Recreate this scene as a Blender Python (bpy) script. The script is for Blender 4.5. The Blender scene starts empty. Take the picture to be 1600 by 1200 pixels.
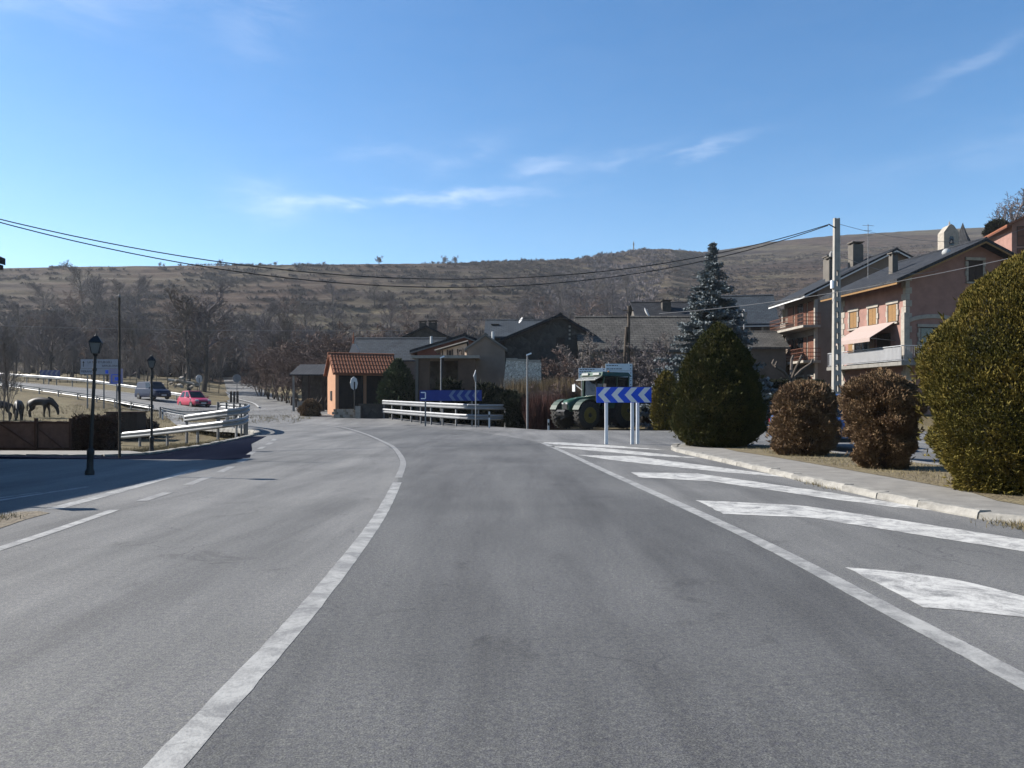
import bpy, bmesh, math, random
import numpy as np
from mathutils import Vector, Matrix
R = math.radians
random.seed(7); rng = np.random.default_rng(7)
scene = bpy.context.scene
C = scene.collection

# ------------------------------------------------------------------ camera
CAMH, FPX, HZ = 1.35, 1250.0, 630.0
cam_d = bpy.data.cameras.new('camera'); cam = bpy.data.objects.new('camera', cam_d); C.objects.link(cam)
cam.location = (0, 0, CAMH); cam.rotation_euler = (R(90), 0, 0)
cam_d.sensor_width = 36.0; cam_d.lens = 36.0 * FPX / 1600.0
cam_d.shift_y = 30.0 / 1600.0
cam_d.clip_start = 0.1; cam_d.clip_end = 6000
scene.camera = cam
# ------------------------------------------------------------------ sky and sun
SUN_EL = R(34.4)
SUN_TO = Vector((-0.965, 0.262, 0)).normalized()          # horizontal direction towards the sun
world = bpy.data.worlds.new('World'); scene.world = world; world.use_nodes = True
wt = world.node_tree; wt.nodes.clear()
def wn(t, **k):
    n = wt.nodes.new(t)
    for a, b in k.items(): setattr(n, a, b)
    return n
def wl(a, b): wt.links.new(a, b)
def wmath(op, a, b=None, c=None):
    n = wn('ShaderNodeMath', operation=op)
    for i, v in enumerate((a, b, c)):
        if v is None: continue
        if isinstance(v, (int, float)): n.inputs[i].default_value = v
        else: wl(v, n.inputs[i])
    return n.outputs[0]
sky = wn('ShaderNodeTexSky', sky_type='NISHITA'); sky.sun_disc = False
sky.sun_elevation = SUN_EL
sky.sun_rotation = math.atan2(SUN_TO.x, SUN_TO.y)
sky.altitude = 1100; sky.air_density = 1.05; sky.dust_density = 0.6; sky.ozone_density = 1.6
bg = wn('ShaderNodeBackground'); bg.inputs['Strength'].default_value = 0.070
# thin cirrus: streaks fixed in the sky, plus a faint veil all round
tc = wn('ShaderNodeTexCoord'); sep = wn('ShaderNodeSeparateXYZ'); wl(tc.outputs['Generated'], sep.inputs[0])
az = wmath('ARCTAN2', sep.outputs[0], sep.outputs[1])
hl = wmath('SQRT', wmath('ADD', wmath('POWER', sep.outputs[0], 2), wmath('POWER', sep.outputs[1], 2)))
el = wmath('ARCTAN2', sep.outputs[2], hl)
cmb = wn('ShaderNodeCombineXYZ'); wl(az, cmb.inputs[0]); wl(wmath('MULTIPLY', el, 3.2), cmb.inputs[1])
nz = wn('ShaderNodeTexNoise'); nz.inputs['Scale'].default_value = 9; nz.inputs['Detail'].default_value = 8; nz.inputs['Roughness'].default_value = .62
nz.inputs['Distortion'].default_value = .6
wl(cmb.outputs[0], nz.inputs['Vector'])
nzc = wn('ShaderNodeMapRange'); nzc.inputs[1].default_value = .36; nzc.inputs[2].default_value = .72; wl(nz.outputs[0], nzc.inputs[0])
# warp the streak coordinates so their outline is ragged
nw = wn('ShaderNodeTexNoise'); nw.inputs['Scale'].default_value = 14; nw.inputs['Detail'].default_value = 5; wl(cmb.outputs[0], nw.inputs['Vector'])
warp = wmath('MULTIPLY', wmath('SUBTRACT', nw.outputs[0], .5), .045)
elw = wmath('ADD', el, warp)
total = None
# (azimuth, elevation, half length, half thickness, slope, weight)
for a0, e0, la, le, sl, w in [(-.135, .247, .13, .0070, .06, .50), (-.30, .236, .045, .020, -.1, .26), (-.06, .298, .04, .013, .30, .17), (-.16, .300, .06, .010, .1, .11),
        (.04, .290, .04, .010, .12, .19), (.13, .292, .05, .008, .25, .13), (.235, .300, .05, .005, .22, .16), (.52, .352, .045, .008, .3, .17),
        (-.29, .46, .05, .05, .8, .13), (-.75, .4, .3, .03, .1, .3), (.9, .3, .3, .02, .1, .3), (1.6, .5, .4, .04, .1, .3), (-1.8, .45, .5, .03, .1, .3), (2.7, .4, .5, .03, 0, .3)]:
    da = wmath('SUBTRACT', az, a0)
    de = wmath('SUBTRACT', wmath('SUBTRACT', elw, e0), wmath('MULTIPLY', da, sl))
    q = wmath('ADD', wmath('POWER', wmath('DIVIDE', da, la), 2), wmath('POWER', wmath('DIVIDE', de, le), 2))
    g = wmath('MULTIPLY', wmath('EXPONENT', wmath('MULTIPLY', q, -1)), w)
    total = g if total is None else wmath('ADD', total, g)
cl = wmath('MULTIPLY', total, wmath('ADD', wmath('MULTIPLY', nzc.outputs[0], .95), .18))
cl = wmath('MINIMUM', wmath('ADD', cl, wmath('MULTIPLY', nzc.outputs[0], .012)), .8)
mixc = wn('ShaderNodeMixRGB'); mixc.inputs[2].default_value = (7.6, 7.9, 8.6, 1)
wl(cl, mixc.inputs[0]); wl(sky.outputs[0], mixc.inputs[1])
hs = wn('ShaderNodeHueSaturation'); hs.inputs['Saturation'].default_value = 1.33; wl(sky.outputs[0], hs.inputs['Color']); wl(hs.outputs[0], mixc.inputs[1])
wl(mixc.outputs[0], bg.inputs[0])
wo = wn('ShaderNodeOutputWorld'); wl(bg.outputs[0], wo.inputs[0])
sd = bpy.data.lights.new('sun', 'SUN'); sd.energy = 5.0; sd.angle = R(.53); sd.color = (1, .945, .87)
so = bpy.data.objects.new('sun', sd); C.objects.link(so)
sv = Vector((SUN_TO.x * math.cos(SUN_EL), SUN_TO.y * math.cos(SUN_EL), math.sin(SUN_EL)))
so.rotation_euler = sv.to_track_quat('Z', 'Y').to_euler(); so.location = (-60, 20, 60)
scene.view_settings.view_transform = 'Standard'; scene.view_settings.look = 'None'
scene.view_settings.gamma = 1; scene.view_settings.use_curve_mapping = False
scene.view_settings.exposure = 1.35
scene.render.resolution_x = 1024; scene.render.resolution_y = 768
scene.render.engine = 'CYCLES'

# ------------------------------------------------------------------ helpers
def at(px, py, d):
    """world point that the photograph shows at (px, py) at depth d"""
    return Vector(((px - 800) / FPX * d, d, CAMH + (HZ - py) / FPX * d))
def ax(px, d): return (px - 800) / FPX * d
def az_(py, d): return CAMH + (HZ - py) / FPX * d
def sm(a, b, x):
    t = np.clip((np.asarray(x, float) - a) / (b - a), 0, 1); return t * t * (3 - 2 * t)

MATS = {}; AF = .455
def mat(name, col, rough=.8, var=.0, scale=6.0, col2=None, bump=0.0, bscale=40.0, metal=0.0, spec=.3, coord='Object', detail=6, dist=.02, stretch=None):
    if name in MATS: return MATS[name]
    col = tuple(c * AF for c in col); col2 = tuple(c * AF for c in col2) if col2 else None
    m = bpy.data.materials.new(name); m.use_nodes = True; MATS[name] = m
    nt = m.node_tree; b = nt.nodes['Principled BSDF']
    b.inputs['Roughness'].default_value = rough; b.inputs['Metallic'].default_value = metal
    b.inputs['Specular IOR Level'].default_value = spec
    b.inputs['Base Color'].default_value = (*col, 1)
    if var or col2 or bump:
        tcn = nt.nodes.new('ShaderNodeTexCoord'); src = tcn.outputs[coord]
        if stretch:
            mp = nt.nodes.new('ShaderNodeMapping'); mp.inputs['Scale'].default_value = stretch
            nt.links.new(src, mp.inputs[0]); src = mp.outputs[0]
    if var or col2:
        n = nt.nodes.new('ShaderNodeTexNoise'); n.inputs['Scale'].default_value = scale; n.inputs['Detail'].default_value = detail
        n.inputs['Roughness'].default_value = .65
        nt.links.new(src, n.inputs['Vector'])
        rp = nt.nodes.new('ShaderNodeValToRGB'); nt.links.new(n.outputs[0], rp.inputs[0])
        c2 = col2 or tuple(min(1, c * (1 + var)) for c in col); c1 = col if col2 else tuple(c * (1 - var) for c in col)
        rp.color_ramp.elements[0].position = .33; rp.color_ramp.elements[1].position = .67
        rp.color_ramp.elements[0].color = (*c1, 1); rp.color_ramp.elements[1].color = (*c2, 1)
        nt.links.new(rp.outputs[0], b.inputs['Base Color'])
    if bump:
        n2 = nt.nodes.new('ShaderNodeTexNoise'); n2.inputs['Scale'].default_value = bscale; n2.inputs['Detail'].default_value = 5
        nt.links.new(src, n2.inputs['Vector'])
        bp = nt.nodes.new('ShaderNodeBump'); bp.inputs['Strength'].default_value = bump; bp.inputs['Distance'].default_value = dist
        nt.links.new(n2.outputs[0], bp.inputs['Height']); nt.links.new(bp.outputs[0], b.inputs['Normal'])
    return m

class MB:
    """collects shapes and links them as ONE mesh object"""
    def __init__(s, M=None): s.v = []; s.f = []; s.M = M
    def add(s, vs, fs):
        o = len(s.v)
        if s.M is not None: vs = [s.M @ Vector(p) for p in vs]
        s.v.extend([tuple(p) for p in vs]); s.f.extend([tuple(i + o for i in q) for q in fs]); return s
    def box(s, c, d, rz=0, M=None):
        x, y, z = [q / 2 for q in d]
        vs = [Vector((a * x, b * y, e * z)) for a in (-1, 1) for b in (-1, 1) for e in (-1, 1)]
        if rz: 
            m = Matrix.Rotation(rz, 3, 'Z'); vs = [m @ p for p in vs]
        if M is not None: vs = [M @ p for p in vs]
        vs = [p + Vector(c) for p in vs]
        return s.add(vs, [(0, 1, 3, 2), (4, 6, 7, 5), (0, 4, 5, 1), (2, 3, 7, 6), (0, 2, 6, 4), (1, 5, 7, 3)])
    def hexa(s, p):   # 8 points: bottom 4 ccw, top 4 ccw
        return s.add(p, [(3, 2, 1, 0), (4, 5, 6, 7), (0, 1, 5, 4), (1, 2, 6, 5), (2, 3, 7, 6), (3, 0, 4, 7)])
    def prism(s, poly, axis, a, b):
        """poly of 2-tuples extruded along axis from a to b"""
        def P(q, t):
            return {'x': (t, q[0], q[1]), 'y': (q[0], t, q[1]), 'z': (q[0], q[1], t)}[axis]
        n = len(poly); vs = [P(q, a) for q in poly] + [P(q, b) for q in poly]
        fs = [tuple(range(n)), tuple(range(2 * n - 1, n - 1, -1))] + [(i, i + n, (i + 1) % n + n, (i + 1) % n) for i in range(n)]
        return s.add(vs, fs)
    def tube(s, pts, rad, n=8, cap=True):
        pts = [Vector(p) for p in pts]; k = len(pts)
        if isinstance(rad, (int, float)): rad = [rad] * k
        vs = []; up = None
        for i, p in enumerate(pts):
            t = (pts[min(i + 1, k - 1)] - pts[max(i - 1, 0)]).normalized()
            if up is None: up = Vector((1, 0, 0)) if abs(t.x) < .8 else Vector((0, 1, 0))
            a = (up - t * up.dot(t)).normalized(); up = a; b = t.cross(a)
            for j in range(n):
                w = 2 * math.pi * j / n; vs.append(p + (a * math.cos(w) + b * math.sin(w)) * rad[i])
        fs = [(i * n + j, i * n + (j + 1) % n, (i + 1) * n + (j + 1) % n, (i + 1) * n + j) for i in range(k - 1) for j in range(n)]
        if cap: fs += [tuple(range(n - 1, -1, -1)), tuple(range((k - 1) * n, k * n))]
        return s.add(vs, fs)
    def lathe(s, prof, n=16, c=(0, 0, 0), axis='z'):
        vs = []
        for r, z in prof:
            for j in range(n):
                w = 2 * math.pi * j / n
                p = (r * math.cos(w), r * math.sin(w), z)
                if axis == 'y': p = (r * math.cos(w), z, r * math.sin(w))
                if axis == 'x': p = (z, r * math.cos(w), r * math.sin(w))
                vs.append((p[0] + c[0], p[1] + c[1], p[2] + c[2]))
        k = len(prof)
        fs = [(i * n + j, i * n + (j + 1) % n, (i + 1) * n + (j + 1) % n, (i + 1) * n + j) for i in range(k - 1) for j in range(n)]
        fs += [tuple(range(n - 1, -1, -1)), tuple(range((k - 1) * n, k * n))]
        return s.add(vs, fs)
    def loft(s, rings, closed=True):
        n = len(rings[0]); vs = [p for r in rings for p in r]; k = len(rings)
        fs = [(i * n + j, i * n + (j + 1) % n, (i + 1) * n + (j + 1) % n, (i + 1) * n + j) for i in range(k - 1) for j in range(n)]
        if closed: fs += [tuple(range(n - 1, -1, -1)), tuple(range((k - 1) * n, k * n))]
        return s.add(vs, fs)
    def mesh(s, name, m, smooth=False):
        me = bpy.data.meshes.new(name); me.from_pydata(s.v, [], s.f); me.update()
        bm = bmesh.new(); bm.from_mesh(me); bmesh.ops.recalc_face_normals(bm, faces=bm.faces); bm.to_mesh(me); bm.free()
        if m is not None: me.materials.append(m)
        if smooth:
            me.polygons.foreach_set('use_smooth', [True] * len(me.polygons))
            try: me.set_sharp_from_angle(angle=R(40))
            except Exception: pass
        return me
    def build(s, name, m, parent=None, smooth=False):
        return put(name, s.mesh(name, m, smooth), parent)

def put(name, me, parent=None, loc=None, rz=None):
    o = bpy.data.objects.new(name, me); C.objects.link(o)
    if parent is not None: o.parent = parent
    if loc is not None: o.location = loc
    if rz is not None: o.rotation_euler = (0, 0, rz)
    return o
def tag(o, label, cat, group=None, kind=None):
    if label: o['label'] = label
    if cat: o['category'] = cat
    if group: o['group'] = group
    if kind: o['kind'] = kind
    return o
def thing(name, label, cat, loc=(0, 0, 0), rz=0, group=None):
    o = bpy.data.objects.new(name, None); C.objects.link(o); o.empty_display_size = .3
    o.location = loc; o.rotation_euler = (0, 0, rz)
    return tag(o, label, cat, group)
def struct(name, me):
    o = put(name, me); o['kind'] = 'structure'; return o
def kids(o): return [c for c in bpy.data.objects if c.parent == o]
def copy_tree(o, parent=None):
    c = o.copy(); C.objects.link(c); c.parent = parent
    for ch in kids(o): copy_tree(ch, c)
    return c
def npmesh(name, v, f, m, smooth=False):
    """fast mesh from numpy arrays; f is (n,3) or (n,4)"""
    me = bpy.data.meshes.new(name); v = np.asarray(v, np.float32); f = np.asarray(f, np.int32)
    me.vertices.add(len(v)); me.vertices.foreach_set('co', v.ravel())
    k = f.shape[1]; me.loops.add(f.size); me.loops.foreach_set('vertex_index', f.ravel())
    me.polygons.add(len(f)); me.polygons.foreach_set('loop_start', np.arange(0, f.size, k, dtype=np.int32))
    me.update(calc_edges=True); me.validate()
    if smooth: me.polygons.foreach_set('use_smooth', [True] * len(me.polygons))
    if m is not None: me.materials.append(m)
    return me

# ------------------------------------------------------------------ terrain
# simple value noise in numpy
def vnoise(x, y, seed=0):
    xi = np.floor(x).astype(np.int64); yi = np.floor(y).astype(np.int64); xf = x - xi; yf = y - yi
    def h(a, b):
        n = (a * 374761393 + b * 668265263 + seed * 974634777) & 0x7fffffff
        n = ((n ^ (n >> 13)) * 1274126177) & 0x7fffffff
        return ((n ^ (n >> 16)) & 0xffff) / 65535.0
    u = xf * xf * (3 - 2 * xf); v = yf * yf * (3 - 2 * yf)
    return (h(xi, yi) * (1 - u) + h(xi + 1, yi) * u) * (1 - v) + (h(xi, yi + 1) * (1 - u) + h(xi + 1, yi + 1) * u) * v
def fbm(x, y, o=4, seed=0):
    s = 0; a = .5
    for i in range(o): s = s + a * vnoise(x * 2 ** i, y * 2 ** i, seed + i); a *= .5
    return s
SKX = np.array([-1200, -400, 0, 150, 400, 600, 700, 850, 900, 950, 1000, 1050, 1100, 1150, 1200, 1300, 1450, 1600, 2200])
SKY = np.array([440, 428, 419, 416, 414, 412, 411, 406, 404, 397, 389, 389, 393, 387, 378, 368, 359, 352, 340])
SKD = np.array([500, 480, 470, 470, 480, 500, 510, 540, 560, 580, 600, 610, 700, 760, 800, 820, 850, 860, 900])
# road ribbons: points (x, y, z), half width
ROAD_C = [(-130, 124, 7.5), (-75, 101, 4.7), (-49, 87, 2.95), (-38, 80, 1.85), (-30, 73, 1.0), (-24, 66, .62), (-18, 58.5, .32)]
ROAD_F = [(-17, 62, .45), (-22, 74, .95), (-29, 91, 1.8), (-37, 112, 2.9), (-51, 150, 4.9), (-66, 190, 7.5)]
def ribbon_dist(x, y, pts):
    best = np.full(x.shape, 1e9); zz = np.zeros(x.shape)
    for (x0, y0, z0), (x1, y1, z1) in zip(pts[:-1], pts[1:]):
        dx, dy = x1 - x0, y1 - y0; t = np.clip(((x - x0) * dx + (y - y0) * dy) / (dx * dx + dy * dy), 0, 1)
        d = np.hypot(x - x0 - t * dx, y - y0 - t * dy); m = d < best
        best = np.where(m, d, best); zz = np.where(m, z0 + t * (z1 - z0), zz)
    return best, zz
def ground_z(x, y, carve=True):
    x = np.asarray(x, float); y = np.asarray(y, float); x, y = np.broadcast_arrays(x, y)
    u = x / np.maximum(y, 1.0); px = 800 + u * FPX
    near = .047 * np.maximum(0, y - 50) + .03 * np.maximum(0, -x - 15) * sm(62, 90, y)
    near = near - .25 * sm(-11, -16, x) * sm(22, 28, y) * (1 - sm(58, 66, y))       # low pasture
    near = near + 9.5 * sm(.46, .66, u) * sm(66, 96, y) + 1.2 * sm(12, 22, x) * sm(46, 60, y)
    Dc = np.interp(px, SKX, SKD); zc = CAMH + (HZ - np.interp(px, SKX, SKY)) / FPX * Dc
    t = (y - 150) / (Dc - 150); tc_ = np.clip(t, 0, 1)
    base = 4.7 + .03 * np.clip(-x - 15, 0, 60) + 9.5 * sm(.46, .66, u)
    hill = base + (zc - base) * (.82 * tc_ + .18 * tc_ * tc_)
    hill = hill + 7 * (fbm(x / 60, y / 60, 4, 3) - .47) * np.sin(math.pi * tc_) ** .7
    gully = np.exp(-((px - 930 - (y - 300) * .12) / 70) ** 2) * np.sin(math.pi * np.clip(t, 0, 1)) * 11
    hill = hill - gully
    st = 6.5; ph = hill / st + .25 * fbm(x / 45, y / 45, 3, 9); fr = ph - np.floor(ph)
    hill = hill + (1.7 * (sm(.80, 1, fr) - fr)) * sm(.03, .12, tc_) * (1 - sm(.93, 1, tc_))
    hill = np.where(t > 1, zc - .10 * (y - Dc), hill)
    z = np.where(t > 0, hill, near)
    z = z + .06 * (fbm(x / 3, y / 3, 3, 5) - .5) * sm(40, 60, y)
    if carve:
        for pts, hw in ((ROAD_C, 4.2), (ROAD_F, 3.6)):
            d, zr = ribbon_dist(x, y, pts); w = 1 - sm(hw, hw + 7, d); z = z * (1 - w) + (zr - .12) * w
        z = np.where(y < 52, z - .12 * (1 - sm(50, 52, y)), z)
    return z
def gz(x, y): return float(ground_z(np.array([x]), np.array([y]))[0])
# ------------------------------------------------------------------ ground materials
def nodes(m):
    nt = m.node_tree
    def N(t, **k):
        n = nt.nodes.new(t)
        for a, b in k.items(): setattr(n, a, b)
        return n
    def L(a, b): nt.links.new(a, b)
    return nt, N, L, nt.nodes['Principled BSDF']
def ramp(N, L, src, stops):
    r = N('ShaderNodeValToRGB'); e = r.color_ramp.elements
    while len(e) < len(stops): e.new(.5)
    for q, (p, c) in zip(e, stops):
        q.position = p; q.color = (*c, 1) if len(c) == 3 else c
    L(src, r.inputs[0]); return r.outputs[0]
def noise(N, L, vec, scale, detail=5, rough=.6, dist=0):
    n = N('ShaderNodeTexNoise'); n.inputs['Scale'].default_value = scale; n.inputs['Detail'].default_value = detail
    n.inputs['Roughness'].default_value = rough; n.inputs['Distortion'].default_value = dist; L(vec, n.inputs['Vector']); return n.outputs[0]
def mixrgb(N, L, f, a, b, mode='MIX'):
    n = N('ShaderNodeMixRGB', blend_type=mode)
    for i, v in enumerate((f, a, b)):
        if isinstance(v, (int, float)): n.inputs[i].default_value = v
        elif isinstance(v, tuple): n.inputs[i].default_value = (*v, 1)
        else: L(v, n.inputs[i])
    return n.outputs[0]

def asphalt_mat(name, lo, hi, crack=.8):
    m = bpy.data.materials.new(name); m.use_nodes = True; MATS[name] = m
    nt, N, L, b = nodes(m)
    tcn = N('ShaderNodeTexCoord'); o = tcn.outputs['Object']
    big = noise(N, L, o, .22, 4, .6, .4)
    mp = N('ShaderNodeMapping'); mp.inputs['Scale'].default_value = (1.1, .12, 1); L(o, mp.inputs[0])
    tracks = noise(N, L, mp.outputs[0], 1.0, 5, .65, .3)
    grain = noise(N, L, o, 105, 4, .85)
    speck = noise(N, L, o, 27, 3, .85)
    c = ramp(N, L, big, [(.3, lo), (.72, hi)])
    c = mixrgb(N, L, .8, c, ramp(N, L, tracks, [(.3, (.58, .58, .59)), (.5, (1, 1, 1)), (.7, (1.38, 1.37, 1.34))]), 'MULTIPLY')
    c = mixrgb(N, L, .9, c, ramp(N, L, grain, [(.32, (.30, .30, .30)), (.5, (1, 1, 1)), (.70, (2.2, 2.18, 2.1))]), 'MULTIPLY')
    c = mixrgb(N, L, .6, c, ramp(N, L, speck, [(.3, (.45, .45, .70)), (.7, (1.55, 1.54, 1.5))]), 'MULTIPLY')
    spots = noise(N, L, o, 1.3, 6, .7, .8)
    c = mixrgb(N, L, .75, c, ramp(N, L, spots, [(.30, (.62, .62, .63)), (.40, (1, 1, 1)), (.66, (1, 1, 1)), (.76, (1.22, 1.21, 1.18))]), 'MULTIPLY')
    # cracks: thin cell edges, kept only in places
    vo = N('ShaderNodeTexVoronoi', feature='DISTANCE_TO_EDGE'); vo.inputs['Scale'].default_value = .9
    wv = N('ShaderNodeMixRGB', blend_type='ADD'); wv.inputs[0].default_value = .35
    nn = N('ShaderNodeTexNoise'); nn.inputs['Scale'].default_value = 2.2; nn.inputs['Detail'].default_value = 6; L(o, nn.inputs['Vector'])
    L(o, wv.inputs[1]); L(nn.outputs['Color'], wv.inputs[2]); L(wv.outputs[0], vo.inputs['Vector'])
    line = ramp(N, L, vo.outputs['Distance'], [(.0, (1, 1, 1)), (.007, (0, 0, 0))])
    keep = ramp(N, L, noise(N, L, o, .33, 3), [(.50, (0, 0, 0)), (.60, (.9, .9, .9))])
    f = N('ShaderNodeMath', operation='MULTIPLY'); L(line, f.inputs[0]); L(keep, f.inputs[1])
    f2 = N('ShaderNodeMath', operation='MULTIPLY'); L(f.outputs[0], f2.inputs[0]); f2.inputs[1].default_value = crack
    c = mixrgb(N, L, f2.outputs[0], c, (.035, .035, .04))
    L(c, b.inputs['Base Color']); b.inputs['Roughness'].default_value = .82; b.inputs['Specular IOR Level'].default_value = .22
    bp = N('ShaderNodeBump'); bp.inputs['Strength'].default_value = .55; bp.inputs['Distance'].default_value = .008
    L(grain, bp.inputs['Height']); L(bp.outputs[0], b.inputs['Normal'])
    return m
ASPH = asphalt_mat('asphalt', (.080, .0808, .0755), (.130, .130, .121))
ASPH_L = asphalt_mat('lane_asphalt', (0.0539, 0.0551, 0.0525), (0.0893, 0.0904, 0.0860))
ASPH_SHADE = asphalt_mat('shade_asphalt', (0.0050, 0.0068, 0.0136), (0.0087, 0.0112, 0.0186), .0)  # asphalt darkened to shadow tone, for the painted shade strip on the left
ASPH_SHADE.node_tree.nodes['Principled BSDF'].inputs['Specular IOR Level'].default_value = 0
ASPH_SHADE.node_tree.nodes['Principled BSDF'].inputs['Roughness'].default_value = 1
def paint_mat(name, col, wear, wscale=3.4):
    m = bpy.data.materials.new(name); m.use_nodes = True; MATS[name] = m
    nt, N, L, b = nodes(m); o = N('ShaderNodeTexCoord').outputs['Object']
    a = noise(N, L, o, wscale, 8, .8, .5); g = noise(N, L, o, 60, 3, .8)
    s = N('ShaderNodeMath', operation='ADD'); L(a, s.inputs[0])
    s2 = N('ShaderNodeMath', operation='MULTIPLY'); L(g, s2.inputs[0]); s2.inputs[1].default_value = .35; L(s2.outputs[0], s.inputs[1])
    f = ramp(N, L, s.outputs[0], [(wear - .10, (1, 1, 1)), (wear + .10, (.12, .12, .12))])
    c = mixrgb(N, L, f, (.10, .10, .099), col)
    c = mixrgb(N, L, .5, c, ramp(N, L, g, [(.3, (.75, .75, .74)), (.7, (1.1, 1.1, 1.1))]), 'MULTIPLY')
    L(c, b.inputs['Base Color']); b.inputs['Roughness'].default_value = .7
    bp = N('ShaderNodeBump'); bp.inputs['Strength'].default_value = .5; bp.inputs['Distance'].default_value = .006; L(g, bp.inputs['Height']); L(bp.outputs[0], b.inputs['Normal'])
    return m
PAINT = paint_mat('white_road_paint', (0.4040, 0.4002, 0.3807), .70)
PAINT_OLD = paint_mat('worn_road_paint', (0.2664, 0.2664, 0.2553), .675)

PAINT_FADED = paint_mat('faded_road_paint', (.20, .198, .19), .66, 3.5)
def grass_mat(name):
    m = bpy.data.materials.new(name); m.use_nodes = True; MATS[name] = m
    nt, N, L, b = nodes(m); o = N('ShaderNodeTexCoord').outputs['Object']
    c = ramp(N, L, noise(N, L, o, .16, 6, .65, .6), [(.28, (0.0605, 0.0469, 0.0312)), (.45, (0.0980, 0.0804, 0.0491)), (.6, (0.1196, 0.1020, 0.0628)), (.75, (0.0708, 0.0668, 0.0355))])
    c = mixrgb(N, L, .8, c, ramp(N, L, noise(N, L, o, 3.0, 6, .8), [(.3, (.55, .55, .55)), (.7, (1.4, 1.38, 1.3))]), 'MULTIPLY')
    c = mixrgb(N, L, .6, c, ramp(N, L, noise(N, L, o, 22, 4, .8), [(.3, (.6, .6, .6)), (.7, (1.35, 1.35, 1.3))]), 'MULTIPLY')
    L(c, b.inputs['Base Color']); b.inputs['Roughness'].default_value = .95; b.inputs['Specular IOR Level'].default_value = .1
    bp = N('ShaderNodeBump'); bp.inputs['Strength'].default_value = .8; bp.inputs['Distance'].default_value = .06
    L(noise(N, L, o, 9, 6, .8), bp.inputs['Height']); L(bp.outputs[0], b.inputs['Normal'])
    return m
GRASS = grass_mat('dry_grass')
def hill_mat():
    m = bpy.data.materials.new('hillside'); m.use_nodes = True
    nt, N, L, b = nodes(m); o = N('ShaderNodeTexCoord').outputs['Object']
    mp = N('ShaderNodeMapping'); mp.inputs['Scale'].default_value = (.45, 1.0, 2.6); L(o, mp.inputs[0])
    a = noise(N, L, mp.outputs[0], .018, 8, .66, .5)
    c = ramp(N, L, a, [(.30, (0.0276, 0.0234, 0.0239)), (.43, (0.0471, 0.0389, 0.0333)), (.52, (0.0702, 0.0604, 0.0446)), (.63, (0.0878, 0.0776, 0.0551)), (.74, (0.0534, 0.0452, 0.0360))])
    # redder heath towards the right-hand hill, in big patches
    r = ramp(N, L, noise(N, L, o, .008, 4, .6), [(.45, (0, 0, 0)), (.62, (.8, .8, .8))])
    c = mixrgb(N, L, r, c, (.058, .041, .034))
    c = mixrgb(N, L, .8, c, ramp(N, L, noise(N, L, mp.outputs[0], .14, 8, .8), [(.38, (.22, .21, .23)), (.5, (.90, .90, .90)), (.62, (1.5, 1.45, 1.35))]), 'MULTIPLY')
    c = mixrgb(N, L, .55, c, ramp(N, L, noise(N, L, o, .9, 5, .8), [(.3, (.5, .5, .52)), (.7, (1.4, 1.36, 1.3))]), 'MULTIPLY')
    L(c, b.inputs['Base Color']); b.inputs['Roughness'].default_value = .96; b.inputs['Specular IOR Level'].default_value = .05
    bp = N('ShaderNodeBump'); bp.inputs['Strength'].default_value = 1.0; bp.inputs['Distance'].default_value = .9
    L(noise(N, L, o, .5, 8, .8), bp.inputs['Height']); L(bp.outputs[0], b.inputs['Normal'])
    return m
HILL = hill_mat()

# ------------------------------------------------------------------ ground sheets
def grid_mesh(name, X, Y, Z, m):
    ny, nx = X.shape; v = np.stack([X, Y, Z], -1).reshape(-1, 3)
    i = np.arange(ny * nx).reshape(ny, nx)
    f = np.stack([i[:-1, :-1], i[:-1, 1:], i[1:, 1:], i[1:, :-1]], -1).reshape(-1, 4)
    return npmesh(name, v, f, m, True)
X, Y = np.meshgrid(np.arange(-150, 151, 1.0), np.arange(-40, 157, 1.0))
Z = ground_z(X, Y)
dM, zM = ribbon_dist(X, Y, [(-6, 44, 0), (-10, 50, 0), (-14, 56, .24), (-19, 64, .70), (-24, 72, .88)])
w = 1 - sm(9, 14, dM); Z = Z * (1 - w) + np.minimum(Z, zM - .16) * w
# ditch behind the left kerb, falling towards the pasture
Z = Z - .30 * sm(-11.2, -13.5, X) * sm(21, 26, Y) * (1 - sm(40, 47, Y))
struct('ground', grid_mesh('ground', X, Y, Z, GRASS))
ys = 152 * (1010 / 152) ** (np.linspace(0, 1, 300) ** 1.0)
U, Yh = np.meshgrid(np.linspace(-1.5, 1.5, 520), ys); Xh = U * Yh
Zh = ground_z(Xh, Yh); Zh[:6] -= np.linspace(.5, 0, 6)[:, None]
struct('hillside', grid_mesh('hillside', Xh, Yh, Zh, HILL))

# ------------------------------------------------------------------ roads
def flat_poly(name, pts, m, z=None, parent=None):
    from mathutils.geometry import tessellate_polygon
    P = [Vector((p[0], p[1], (z if z is not None else p[2]))) for p in pts]
    tri = tessellate_polygon([P]); me = bpy.data.meshes.new(name)
    me.from_pydata([tuple(p) for p in P], [], [tuple(t) for t in tri]); me.update()
    bm = bmesh.new(); bm.from_mesh(me)
    for f in bm.faces:
        f.normal_update()
        if f.normal.z < 0: f.normal_flip()
    bm.to_mesh(me); bm.free(); me.materials.append(m)
    return put(name, me, parent)
def road_z(x, y): return 0.0 if y < 50 else .04 * (y - 50)
KERB_L = [(-24, 20.6), (-13.2, 20.6), (-9.9, 20.6), (-9.75, 23.4), (-10.0, 27.2), (-10.6, 31.5), (-11.1, 34.6), (-12.2, 38.2), (-14.2, 41.5), (-17.5, 45), (-21, 50)]
P1 = [(-24, -8)] + KERB_L + [(-2.9, 50), (-1.9, 48), (1.6, 40.3), (7.8, 39.3), (48, 37), (48, -8)]
road = flat_poly('road', P1, ASPH, 0.0); road['kind'] = 'structure'
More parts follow.
